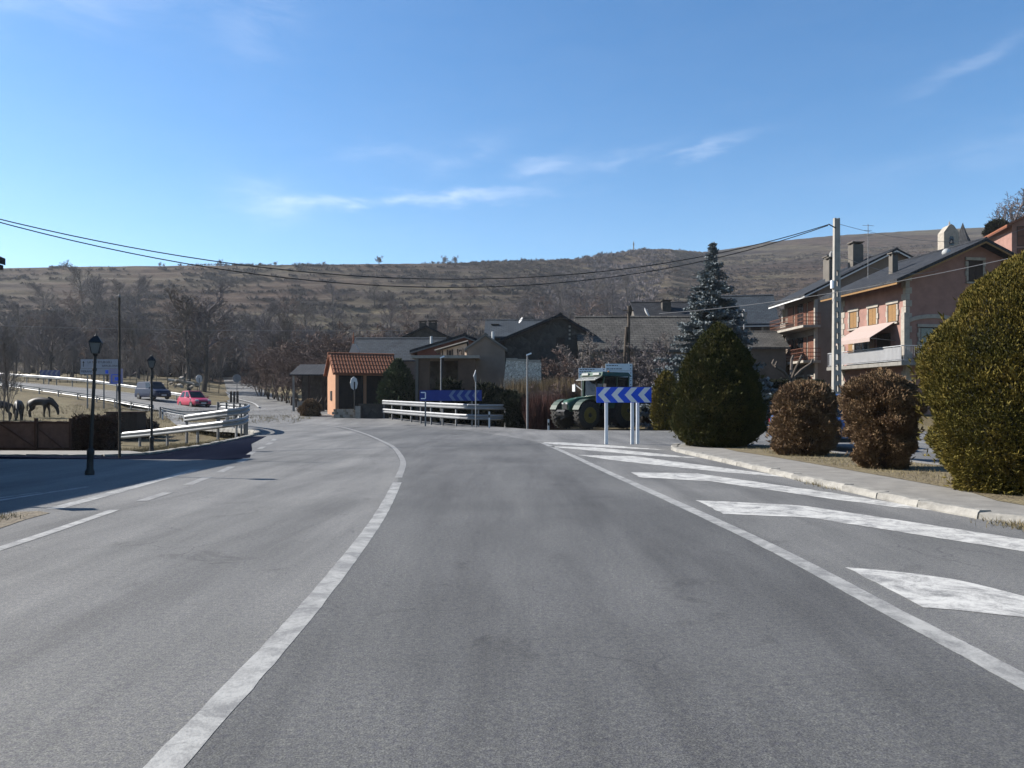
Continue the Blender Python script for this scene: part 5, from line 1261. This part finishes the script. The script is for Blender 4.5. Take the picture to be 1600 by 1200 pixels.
SV = [bare_tree_meshes(21, 3.2, .6, .06, 7, 4, .014, TWIG_R), bare_tree_meshes(22, 3.0, .65, .06, 7, 5, .014, TWIG_P), bare_tree_meshes(23, 3.4, .5, .05, 7, 4, .014, TWIG)]
def bare_tree(label, px, d, top_py, v, group, base=None, name='bare_tree', cat='tree', wide=1.0, rz=None, pool=TV):
    x = ax(px, d); zg = gz(x, d) if base is None else base; h_ = max(1.0, az_(top_py, d) - zg)
    r = thing(name, label, cat, (x, d, zg - .05), random.uniform(0, 6.28) if rz is None else rz, group)
    Hn = [9, 9.5, 8.5, 9, 9][v] if pool is TV else [3.2, 3, 3.4][v]
    s = h_ / (Hn * 1.02); r.scale = (s * wide, s * wide, s)
    put('trunk', pool[v][0], r); put('crown', pool[v][1], r); return r
# two big pollards by the far lane and the wood round them
bare_tree('big bare tree with forked trunk behind the red car', 296, 104, 458, 0, None, wide=1.25)
bare_tree('big bare tree with thick dark trunk right of the forked one', 318, 108, 452, 4, None, wide=1.2)
gW = 'bare trees of the wood on the left'; lW = 'leafless grey tree in the wood behind the side road'
rw = random.Random(5)
for i in range(58):
    px = -60 + 590 * (i + rw.random()) / 58; d = rw.uniform(112, 175)
    x = ax(px, d); 
    if abs(x - np.interp(d, [74, 91, 112, 150, 190], [-22, -29, -37, -51, -66])) < 3.6: px += 45
    top = np.interp(px, [0, 60, 130, 200, 300, 420, 520], [520, 505, 495, 505, 490, 500, 515]) + rw.uniform(-16, 30)
    bare_tree(lW, px, d, top, rw.randrange(5), gW, wide=rw.uniform(.9, 1.35))
gS = 'slim saplings along the side road'; lS = 'slim pale sapling in the row behind the far barrier'
for i in range(34):
    px = 30 + 400 * (i + rw.random() * .8) / 34; d = rw.uniform(103, 116)
    x = ax(px, d)
    if abs(x - np.interp(d, [74, 91, 112, 150], [-22, -29, -37, -51])) < 4: continue
    bare_tree(lS, px, d, rw.uniform(535, 562), 3, gS, wide=.6, name='sapling')
bare_tree('slim bare sapling at the left edge beside the horses', 16, 44, 500, 3, None, wide=.5, name='sapling', base=-.3)
bare_tree('thinner bare sapling at the very left edge', 5, 46, 540, 3, None, wide=.5, name='sapling', base=-.3)
# reddish scrub along the right of the lane
gL = 'reddish scrub right of the far lane'
for px, d, top, w_ in ((408, 100, 555, 1.2), (424, 92, 545, 1.3), (440, 88, 540, 1.4), (455, 84, 552, 1.3), (470, 90, 530, 1.5), (500, 92, 520, 1.5), (485, 82, 548, 1.2), (530, 96, 515, 1.4), (560, 100, 515, 1.4), (590, 98, 512, 1.4)):
    bare_tree('reddish leafless bush on the bank right of the far lane', px, d, top, 0, gL, name='bare_bush', cat='bush', wide=w_, pool=SV)
# bare shrubs among the village and by the stone barn
gV = 'bare shrubs between the reeds and the information boards'
for px, d, top, v, w_ in ((895, 55, 545, 0, 1.1), (925, 54, 540, 2, 1.1), (960, 55, 548, 0, 1.0), (1005, 54, 545, 1, 1.0), (1030, 52, 540, 2, 1.0), (1052, 50, 548, 1, 1.0), (845, 47, 603, 0, .9), (862, 48, 600, 0, .9), (880, 50, 590, 0, 1)):
    bare_tree('leafless shrub in the shade near the stone barn', px, d, top, v, gV, base=-.1, name='bare_bush', cat='bush', wide=w_, pool=SV)
bare_tree('bare tree rising behind the far right house', 1590, 110, 305, 1, None, wide=1.1)
bare_tree('bare tree at the far right edge of the sky', 1625, 112, 300, 4, None, wide=1.1)
gH = 'bare trees on the skyline'
for px, py, dd, lab, w_ in ((592, 396, 0, 'tallest bare tree on the skyline, left of centre', 1.3), (695, 396, 0, 'left tree of the skyline pair near the centre', 1.3), (711, 396, 0, 'right tree of the skyline pair near the centre', 1.2), (430, 404, 0, 'rounded tree on the skyline at left', 1.6), (416, 408, 0, 'low tree left of the rounded skyline tree', 1.6), (506, 404, 0, 'small lone tree on the skyline', 1.6),
        (250, 405, 0, 'skyline tree left of the cables', 1.0), (256, 407, 0, 'short skyline tree beside its taller neighbour', 1.0), (344, 401, 0, 'thin skyline tree under the cables', 1.0), (92, 414, 0, 'tiny tree on the far left skyline', 1.6), (815, 398, 0, 'bare tree on the skyline left of the mast', 1.0), (170, 414, 0, 'dark bush-like tree on the left skyline', 1.6)):
    d = float(np.interp(px, SKX, SKD)) - 6; bare_tree(lab, px, d, py + 5, 1, gH, wide=w_ * .8, name='skyline_tree', pool=SV)
# larger thickets on the slope that can be told apart
gT = 'leafless thickets on the hillside'
th = [(130, 415, 300), (150, 430, 270), (120, 455, 240), (160, 460, 230), (205, 470, 225), (70, 445, 260), (30, 470, 235), (60, 488, 200), (95, 490, 205), (10, 500, 190), (190, 440, 280), (215, 430, 300), (270, 470, 215), (330, 470, 210), (360, 480, 205), (390, 490, 195), (420, 470, 220), (450, 462, 235), (480, 475, 225), (520, 480, 220), (560, 490, 205), (610, 470, 235), (640, 480, 225), (690, 470, 240), (730, 480, 225), (770, 470, 240), (810, 465, 250), (850, 460, 265), (880, 440, 320), (905, 445, 310), (930, 440, 330), (950, 455, 300), (920, 465, 270), (890, 470, 260), (960, 440, 345), (980, 430, 370), (860, 478, 235), (700, 490, 210), (660, 500, 195), (600, 500, 190), (585, 440, 310), (520, 440, 310), (735, 445, 310), (800, 430, 350)]
for i, (px, top, d) in enumerate(th):
    bare_tree('grey leafless tree in a thicket on the hillside', px, d, top, i % 5, gT, wide=1.5, name='hillside_tree')

# hillside scrub, beyond counting
def scrub(name, label, n, cond, hmin, hmax, m, blades=22, seed=1, bw=.06):
    g = np.random.default_rng(seed); pts = []
    while len(pts) < n:
        yy = 150 + 520 * g.random(6000) ** .8; uu = g.uniform(-.78, .75, 6000); xx = uu * yy; zz = ground_z(xx, yy, False)
        px = 800 + uu * FPX; Dc = np.interp(px, SKX, SKD); ok = (yy < Dc * 1.0) & cond(xx, yy, zz, g)
        pts += list(zip(xx[ok], yy[ok], zz[ok]))
    P = np.array(pts[:n]); hgt = g.uniform(hmin, hmax, n)[:, None, None] * (1 - .25 * sm(.0, .6, P[:, 0] / P[:, 1]))[:, None, None]
    az_a = g.uniform(0, 2 * np.pi, (n, blades)); tl = g.uniform(.05, 1.0, (n, blades)); ln = g.uniform(.55, 1, (n, blades))
    dirv = np.stack([np.cos(az_a) * tl, np.sin(az_a) * tl, 1.05 - .55 * tl], -1) * hgt * ln[..., None]
    root = P[:, None, :] + np.stack([np.cos(az_a) * tl * .5, np.sin(az_a) * tl * .5, np.full_like(tl, -.15)], -1) * hgt * .6
    sd = np.cross(dirv, g.normal(size=dirv.shape)); sd /= np.linalg.norm(sd, axis=-1, keepdims=True); sd = sd * hgt * bw
    mid = root + dirv * .6 
    V = np.stack([root, mid + sd, root + dirv, mid - sd], 2).reshape(-1, 3); F = np.arange(n * blades)[:, None] * 4 + np.array([[0, 1, 2, 3]])
    o = put(name, npmesh(name, V, F, m)); tag(o, label, 'scrub', kind='stuff'); return o
def band(x, y, z, g):
    ph = z / 6.5 + .25 * fbm(x / 45, y / 45, 3, 9); fr = ph - np.floor(ph)
    patch = fbm(x / 38 + 3, y / 30, 3, 21)
    return ((fr > .86) & (patch > .33)) | ((patch > .585) & (g.random(x.shape) < .7))
def gully_c(x, y, z, g):
    px = 800 + x / y * FPX; return (np.abs(px - 930 - (y - 300) * .12) < 75 * g.random(x.shape) + 25) & (y > 190) & (fbm(x / 20, y / 20, 3, 5) > .38)
def foot(x, y, z, g):
    px = 800 + x / y * FPX; return (y < 235) & (px < 1100) & (fbm(x / 14, y / 14, 3, 31) > .42)
SC1 = mat('scrub_grey', (.115, .098, .096), .97, 0, .05, (.19, .158, .14), detail=8); SC2 = mat('scrub_brown', (.095, .072, .062), .97, 0, .05, (.15, .115, .095), detail=8)
scrub('hillside_scrub', 'grey leafless scrub in bands along the hillside terraces', 11000, band, .8, 2.7, SC1, 22, 1)
scrub('gully_scrub', 'dark scrub filling the gully on the hill behind the barn', 1500, gully_c, 1.5, 4.0, MATS['purple_twigs'], 24, 2)
scrub('foot_scrub', 'thick grey-brown scrub at the foot of the hill', 2600, foot, 1.5, 4.2, SC1, 24, 3)
scrub('heath', 'low brown heath scattered over the right-hand hill', 11000, lambda x, y, z, g: (x / y > .0) & (fbm(x / 25, y / 25, 3, 41) > .45),   .5, 1.7, SC2, 14, 4, .10)

# ---- clipped evergreens in the island
def spray_bush(label, px, d, rows, name, m, core, n, size, base, cat='bush', seed=1, yb=None, up=.75, droop=0, lump=.07, stem=True):
    """rows: (pixel y, half width in pixels) from base to top at depth d"""
    g = np.random.default_rng(seed); k = d / FPX; x0 = ax(px, d)
    ys_ = np.array([r[0] for r in rows], float); hw = np.array([r[1] for r in rows], float) * k
    zt = (ys_[0] - ys_) * k * 1.0; Ht = zt[-1]
    zsmp = np.linspace(0, Ht, 200); rs = np.interp(zsmp, zt, hw); wgt = rs + .03; cdf = np.cumsum(wgt) / wgt.sum()
    z = np.interp(g.random(n), cdf, zsmp); a = g.uniform(0, 2 * np.pi, n); r = np.interp(z, zt, hw)
    lumpn = 1 + lump * 2 * (fbm(np.cos(a) * 2.2 + 7 + z * 1.8, np.sin(a) * 2.2 + 5 + z * .7, 3, seed) - .5) + lump * 1.3 * (vnoise(a * 5 / 6.283 * 2, z * 4.5, seed + 4) - .5)
    hol = sm(.60, .80, vnoise(a * 9 / 6.283, z * 3.6 / max(Ht, 1) * 2.6, seed + 9)) * .09 + sm(.62, .78, vnoise(a * 22 / 6.283, z * 7.5, seed + 17)) * .07
    dep = 1 - .30 * g.random(n) ** 2.2 - hol; stray = g.random(n) < .006; dep = np.where(stray, 1.04 + .05 * g.random(n), dep); rad = r * lumpn * dep
    P = np.stack([rad * np.cos(a), rad * np.sin(a), z + .02], -1)
    # outward direction from the profile slope
    dz = np.gradient(rs, zsmp); sl = np.interp(z, zsmp, dz); out = np.stack([np.cos(a), np.sin(a), -np.clip(sl, -2, 2)], -1); out /= np.linalg.norm(out, axis=1, keepdims=True)
    B = 4; D = out[:, None, :] * g.uniform(.35, .9, (n, B, 1)) + np.array([0, 0, up - droop]) * g.uniform(.5, 1.2, (n, B, 1)) + g.normal(size=(n, B, 3)) * .38
    D /= np.linalg.norm(D, axis=-1, keepdims=True); Ln = size * g.uniform(.55, 1.25, (n, B, 1)) * np.where(g.random((n, 1, 1)) < .06, 1.7, 1.0) * np.where(stray, 1.7, 1.0)[:, None, None]; D = D * Ln
    S = np.cross(D, g.normal(size=D.shape)); S /= np.linalg.norm(S, axis=-1, keepdims=True); S = S * Ln * .10
    R0 = P[:, None, :] - D * .25
    V = np.stack([R0, R0 + D * .55 + S, R0 + D, R0 + D * .55 - S], 2).reshape(-1, 3)
    F = np.arange(n * B)[:, None] * 4 + np.array([[0, 1, 2, 3]])
    t = thing(name, label, cat, (x0, d, base))
    cr = put('crown', npmesh('crown', V, F, m), t)
    prof = [(max(.02, np.interp(zz, zt, hw) * .74), zz + .01) for zz in np.linspace(Ht * .02, Ht * .93, 14)]
    mb = MB(); ring = []
    gg = random.Random(seed)
    for rr_, zz in prof: ring.append([(rr_ * (1 + gg.uniform(-.06, .06)) * math.cos(6.2832 * j / 18), rr_ * (1 + gg.uniform(-.06, .06)) * math.sin(6.2832 * j / 18), zz) for j in range(18)])
    mb.loft(ring).build('inner_twigs', core, t, True)
    if stem and d < 30:
        for q in range(5): MB().tube([(.10 * math.cos(q * 1.3), .10 * math.sin(q * 1.3), -.1), (.55 * hw[0] * math.cos(q * 1.3), .55 * hw[0] * math.sin(q * 1.3), Ht * .16)], [.03, .018], 5).build('stem', BARK, t)
    if stem: MB().tube([(0, 0, -.1), (.03, .02, Ht * .5)], [.07, .04], 7).build('trunk', BARK, t)
    return t
TH_G = leaf_mat('thuja_green', [(.25, (0.0152, 0.0213, 0.0060)), (.45, (0.0314, 0.0354, 0.0091)), (.6, (0.0582, 0.0506, 0.0127)), (.75, (0.0304, 0.0263, 0.0081))], 2.6, 30)
TH_Y = leaf_mat('thuja_golden', [(.22, (.030, .030, .007)), (.42, (.072, .062, .012)), (.58, (.120, .092, .018)), (.75, (.075, .050, .015))], 2.2, 30)
TH_B = leaf_mat('dead_thuja', [(.25, (.045, .027, .017)), (.42, (.098, .060, .035)), (.58, (.170, .112, .062)), (.75, (.070, .043, .027))], 3.0, 28)
CORE_G = mat('inner_foliage', (.020, .022, .010), .95, .3, 9); CORE_B = mat('inner_dead_foliage', (.045, .024, .015), .95, .3, 9)
spray_bush('big golden-green clipped conifer at the right edge', 1602, 11.6, [(792, 96), (770, 114), (740, 132), (700, 148), (640, 154), (590, 145), (540, 123), (500, 94), (460, 60), (438, 28), (424, 6)], 'conifer_shrub', TH_Y, CORE_G, 80000, .058, .075, seed=3, lump=.12)
spray_bush('tall dark green egg-shaped conifer nearest the blue arrow sign', 1122, 23.7, [(704, 46), (695, 58), (680, 67), (650, 71), (620, 68), (590, 60), (562, 47), (540, 32), (523, 16), (513, 3)], 'conifer_shrub', TH_G, CORE_G, 45000, .08, .075, seed=4, lump=.09)
spray_bush('brown dead clipped conifer right of the green egg-shaped one', 1256, 19.6, [(716, 36), (700, 45), (670, 51), (640, 51), (622, 46), (610, 33), (602, 10)], 'dead_shrub', TH_B, CORE_B, 26000, .075, .075, seed=5, lump=.24)
spray_bush('larger brown dead conifer beside the golden one', 1379, 15.6, [(741, 32), (725, 42), (690, 50), (650, 55), (620, 53), (606, 42), (597, 22), (590, 5)], 'dead_shrub', TH_B, CORE_B, 30000, .065, .075, seed=6, lump=.28)
spray_bush('small golden bush left of the green egg-shaped conifer', 1040, 40, [(668, 18), (640, 22), (610, 20), (590, 14), (578, 4)], 'golden_bush', TH_Y, CORE_G, 5000, .16, 0, seed=8, lump=.15)
spray_bush('dark green bushy conifer beside the orange house', 622, 59.5, [(632, 26), (610, 32), (585, 28), (562, 20), (545, 8), (538, 2)], 'conifer_shrub', leaf_mat('dark_conifer', [(.3, (.018, .030, .014)), (.6, (.045, .060, .026)), (.75, (.03, .035, .018))], 1.5, 12), CORE_G, 9000, .24, .1, seed=9, lump=.3)
gD = 'dark evergreen shrubs behind the arrow board'
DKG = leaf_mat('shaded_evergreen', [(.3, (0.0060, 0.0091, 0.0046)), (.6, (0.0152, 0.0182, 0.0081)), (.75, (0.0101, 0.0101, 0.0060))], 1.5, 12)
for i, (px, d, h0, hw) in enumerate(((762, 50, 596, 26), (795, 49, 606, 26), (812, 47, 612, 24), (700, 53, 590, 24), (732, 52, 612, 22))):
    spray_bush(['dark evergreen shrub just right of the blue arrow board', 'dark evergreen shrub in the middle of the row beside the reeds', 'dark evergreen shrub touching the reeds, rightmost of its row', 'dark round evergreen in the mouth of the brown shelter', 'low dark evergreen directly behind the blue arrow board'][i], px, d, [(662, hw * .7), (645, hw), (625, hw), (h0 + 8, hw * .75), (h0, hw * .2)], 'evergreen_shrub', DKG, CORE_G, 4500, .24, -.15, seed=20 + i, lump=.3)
for o in list(bpy.data.objects):
    if o.name.startswith('evergreen_shrub'): o['group'] = gD
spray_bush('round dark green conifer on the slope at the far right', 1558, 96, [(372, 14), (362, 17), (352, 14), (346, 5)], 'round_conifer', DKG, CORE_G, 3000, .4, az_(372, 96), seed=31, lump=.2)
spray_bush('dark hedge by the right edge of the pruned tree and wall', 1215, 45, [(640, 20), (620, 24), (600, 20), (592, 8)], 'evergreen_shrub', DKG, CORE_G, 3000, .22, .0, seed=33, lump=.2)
spray_bush('brown tangled bush at the end of the low hut', 228, 44, [(672, 17), (658, 20), (648, 14), (641, 4)], 'brown_bush', leaf_mat('dull_bramble', [(.3, (.05, .035, .028)), (.7, (.10, .075, .055))], 2, 15), CORE_B, 4000, .20, -.75, seed=34, lump=.3)
spray_bush('brown bramble in front of the open shed', 485, 60, [(624, 14), (612, 17), (604, 12), (598, 4)], 'bramble', TH_B, CORE_B, 3000, .16, .35, seed=35, lump=.35)
# clipped dark hedge beside the rusty fence
def hedge(label, px0, px1, py0, py1, d, dep, m, core, n, base):
    g = np.random.default_rng(px0); x0, x1 = ax(px0, d), ax(px1, d); h_ = az_(py0, d) - base
    t = thing('hedge', label, 'hedge', (x0, d, base)); w_ = x1 - x0
    P = np.stack([g.uniform(0, w_, n), g.uniform(0, dep, n), g.uniform(0, h_, n) ** 1.0], -1); f = g.integers(0, 3, n)
    P[f == 0, 1] = 0; P[f == 1, 2] = h_; P[:, 2] += .05 * g.normal(size=n)
    B = 4; D = g.normal(size=(n, B, 3)) * .6 + np.array([0, -.5, .4]); D /= np.linalg.norm(D, axis=-1, keepdims=True); D *= .13 * g.uniform(.5, 1.2, (n, B, 1))
    S = np.cross(D, g.normal(size=D.shape)); S /= np.linalg.norm(S, axis=-1, keepdims=True); S *= .02; R0 = np.repeat(P[:, None], B, 1)
    V = np.stack([R0 - S, R0 + S, R0 + D + S * .4, R0 + D - S * .4], 2).reshape(-1, 3); q = np.arange(n * B)[:, None] * 4
    put('foliage', npmesh('foliage', V, q + np.array([[0, 1, 2, 3]]), m), t); MB().box((w_ / 2, dep / 2 + .03, h_ / 2 - .03), (w_ - .05, dep - .06, h_ - .08)).build('inner_twigs', core, t)
hedge('dark brown clipped hedge between the rusty fence and the low hut', 113, 168, 658, 702, 24.7, .9, leaf_mat('brown_hedge', [(.3, (.035, .022, .018)), (.7, (.075, .045, .035))], 3, 20), CORE_B, 5000, -.25)
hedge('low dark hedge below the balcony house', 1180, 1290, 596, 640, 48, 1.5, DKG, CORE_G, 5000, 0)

# ---- blue spruce
def spruce(label, px, d, top, base, hwpx, seed=2):
    g = np.random.default_rng(seed); H_ = az_(top, d) - base; Rm = hwpx / FPX * d
    V = []; nb = 0; segsA = []; segsB = []; W = []; br = MB()
    nz = 56
    for i in range(nz):
        t_ = (i + .5) / nz; z = H_ * (.06 + .935 * t_); Rr = Rm * (1 - t_) * (.86 + .28 * g.random()) + .035
        for j in range(int(11 - 5 * t_)):
            a = g.uniform(0, 6.283); Lb = Rr * g.uniform(.70, 1.22); pts = []
            for s in np.linspace(0, 1, 6): pts.append(np.array([math.cos(a) * Lb * s, math.sin(a) * Lb * s, z - Lb * (.42 * s - .30 * s * s)]))
            br.tube([Vector(p) for p in pts], [.03 * (1 - .8 * q / 5) * (1.2 - t_) + .004 for q in range(6)], 3, False)
            ns = max(6, int(Lb * 13))
            for k in range(ns):
                s = .18 + .82 * (k + g.random()) / ns; f = s * 5; q = min(int(f), 4); p = pts[q] + (pts[q + 1] - pts[q]) * (f - q)
                tl = min(.42, .10 + .34 * (1 - s) * Lb * .5 + .08) * min(1, .35 + (1 - t_) * 2.5)
                for sgn in (-1, 1):
                    dr = np.array([math.cos(a + sgn * .9), math.sin(a + sgn * .9), -.12 + g.normal() * .22]); segsA.append(p); segsB.append(p + dr * tl * g.uniform(.7, 1.2)); W.append(.05)
    A = np.array(segsA); Bp = np.array(segsB); n = len(A); dv = Bp - A
    Vs = []; Fs = []; o = 0
    for rep in range(5):
        rv = g.normal(size=dv.shape); sd = np.cross(dv, rv); sd /= np.linalg.norm(sd, axis=1, keepdims=True); sd *= g.uniform(.035, .075, (n, 1))
        off = g.normal(size=dv.shape) * .045; s0 = g.uniform(-.1, .35, (n, 1)); s1 = s0 + .6
        P0, P1 = A + dv * s0 + off, A + dv * s1 + off * 1.6
        Vs.append(np.stack([P0, P0 + dv * .3 + sd, P1, P0 + dv * .3 - sd], 1).reshape(-1, 3)); Fs.append(np.arange(n)[:, None] * 4 + np.array([[0, 1, 2, 3]]) + o); o += n * 4
    t = thing('blue_spruce', label, 'tree', (ax(px, d), d, base))
    put('crown', npmesh('crown', np.concatenate(Vs), np.concatenate(Fs), leaf_mat('blue_needles', [(.3, (.065, .080, .088)), (.5, (.115, .135, .146)), (.7, (.185, .205, .215))], 1.2, 9)), t)
    MB().tube([(0, 0, -.2), (.03, 0, H_ * .6), (0, 0, H_)], [.2, .1, .012], 8).build('trunk', BARK, t); br.build('branches', BARK, t)['kind'] = 'stuff'
    return t
spruce('tall blue-grey spruce behind the green egg-shaped conifer', 1114, 42, 379, -.1, 104)
# pruned tree in front of the balcony house
d = 44; t = thing('pruned_tree', 'small pruned tree with stubby limbs in front of the balcony house', 'tree', (ax(1236, d), d, .2))
zc = az_(592, d) - .2; MB().tube([(0, 0, -.3), (.02, 0, zc)], [.14, .12], 8).build('trunk', BARK, t, True)
cb = MB()
for a, ln, tz in ((0, 1.1, 1.0), (2.6, 1.0, 1.0), (1.2, .9, 1.3), (3.6, 1.15, .8), (5.0, .8, 1.2)):
    e = Vector((math.cos(a) * ln, math.sin(a) * ln, zc + tz * .85)); cb.tube([(0, 0, zc - .1), e * .5 + Vector((0, 0, zc * .5 + .05)), e], [.09, .08, .075], 6); cb.tube([e, e + Vector((.1, 0, .25))], [.08, .06], 6)
cb.build('crown', BARK, t, True)
# ---- fence posts along the lane
fpm = MB().hexa([(-.09, -.09, -.3), (.09, -.09, -.3), (.09, .09, -.3), (-.09, .09, -.3), (-.08, -.08, .95), (.08, -.08, .95), (.08, .08, 1.0), (-.08, .08, 1.0)]).mesh('fence_post', WOODP)
for k in range(11):
    q = k / 10; d = 112 - 42 * q; px = 398 + 62 * q ** 1.2; x = ax(px, d) + .6
    o = put('fence_post', fpm, None, (x, d, gz(x, d)), random.uniform(0, 1)); tag(o, 'weathered wooden post in the row along the right of the far lane', 'post', 'wooden posts along the far lane')
for px, d in ((361, 78), (366, 79), (371, 77)):
    x = ax(px, d); o = put('bollard', fpm, None, (x, d, az_(627, d)), 0); tag(o, 'short dark bollard at the mouth of the far lane', 'bollard', 'bollards at the lane mouth')
# ---- reeds and grass
def tufts(name, label, P, hmin, hmax, m, blades, seed, lean=.5, cat='grass'):
    g = np.random.default_rng(seed); n = len(P); P = np.repeat(P[:, None], blades, 1); a = g.uniform(0, 6.283, (n, blades)); r = g.random((n, blades)) ** .5 * .10
    R0 = P + np.stack([np.cos(a) * r, np.sin(a) * r, np.full_like(a, -.02)], -1); h_ = g.uniform(hmin, hmax, (n, blades, 1)); l_ = g.uniform(0, lean, (n, blades))
    D = np.stack([np.cos(a) * l_, np.sin(a) * l_, np.ones_like(a)], -1) * h_; S = np.cross(D, g.normal(size=D.shape)); S /= np.linalg.norm(S, axis=-1, keepdims=True); S *= .018 * h_ ** .5
    V = np.stack([R0 - S, R0 + S, R0 + D], 2).reshape(-1, 3); o = put(name, npmesh(name, V, np.arange(n * blades * 3).reshape(-1, 3), m)); tag(o, label, cat, kind='stuff')
STRAW = mat('dry_straw', (.26, .20, .10), .95, 0, 3, (.36, .30, .16)); REED = mat('dry_reeds', (.20, .145, .075), .95, 0, 1.2, (.30, .22, .12))
g = np.random.default_rng(77)
P = np.stack([ax(g.uniform(792, 905, 900), 1) * 1.0, g.uniform(49.5, 53, 900), np.zeros(900)], -1); P[:, 0] *= P[:, 1]; P[:, 2] = .2
tufts('reeds', 'tall dry reeds in front of the dark barn', P, 1.2, 3.0, REED, 9, 1, .35, 'reeds')
P = np.stack([ax(g.uniform(825, 880, 500), 1), g.uniform(45, 48, 500), np.full(500, -.1)], -1); P[:, 0] *= P[:, 1]
tufts('red_weeds', 'reddish dead weeds left of the tractor', P, .8, 2.2, mat('red_weed', (.10, .035, .03), .95, 0, 2, (.16, .07, .05)), 8, 2, .3, 'weeds')
# verge grass behind the left kerb
P = np.stack([g.uniform(-17, -10.1, 2600), g.uniform(23.2, 40, 2600), np.zeros(2600)], -1)
P = P[P[:, 0] < np.interp(P[:, 1], [20.6, 23.4, 27.2, 31.5, 34.6, 38.2, 42], [-10.2, -10.1, -10.35, -10.9, -11.5, -12.6, -14.8])]
P[:, 2] = ground_z(P[:, 0], P[:, 1]) - .30 * sm(-11.2, -13.5, P[:, 0]) * sm(21, 26, P[:, 1]) * (1 - sm(40, 47, P[:, 1]))
tufts('verge_grass', 'short yellow grass on the verge under the low barrier', P, .05, .16, STRAW, 8, 3, .8)
P = np.stack([g.uniform(5.95, 9.2, 1500), g.uniform(8.2, 24, 1500), np.full(1500, .088)], -1)
P = P[(P[:, 0] > 6.65 - .03 * (P[:, 1] - 12)) & (P[:, 0] < 9.1 - .07 * (P[:, 1] - 9))]; tufts('bed_grass', 'thin dry grass round the shrubs of the planting bed', P, .03, .10, STRAW, 7, 4, .9)
P = np.concatenate([np.stack([g.normal(5.05, .05, 60), g.normal(13.3, .5, 60), np.full(60, .01)], -1), np.stack([g.normal(5.55, .12, 80), g.normal(8.7, .25, 80), np.full(80, .01)], -1), np.stack([g.normal(-6.3, .3, 90), g.normal(9.35, .12, 90), np.full(90, .01)], -1)])
tufts('gutter_weeds', 'small dry weeds in the gutter along the kerb', P, .03, .09, STRAW, 6, 5, .9)
# pasture
P = np.stack([g.uniform(-48, -14, 3500), g.uniform(42, 70, 3500), np.zeros(3500)], -1); P[:, 2] = ground_z(P[:, 0], P[:, 1])
tufts('pasture_grass', 'coarse dry grass of the horse pasture', P, .08, .30, STRAW, 6, 6, .8)

# ------------------------------------------------------------------ haze over the valley
hm = bpy.data.materials.new('haze'); hm.use_nodes = True; hn = hm.node_tree; hn.nodes.clear()
ho = hn.nodes.new('ShaderNodeOutputMaterial'); hv = hn.nodes.new('ShaderNodeVolumePrincipled')
hv.inputs['Color'].default_value = (.80, .86, .95, 1); hv.inputs['Density'].default_value = .00013; hv.inputs['Anisotropy'].default_value = .2
hn.links.new(hv.outputs[0], ho.inputs['Volume'])
hz_ = MB().box((0, 487, 105), (3300, 1090, 224)).build('haze', hm); hz_['kind'] = 'stuff'; hz_['label'] = 'thin pale haze filling the valley air'
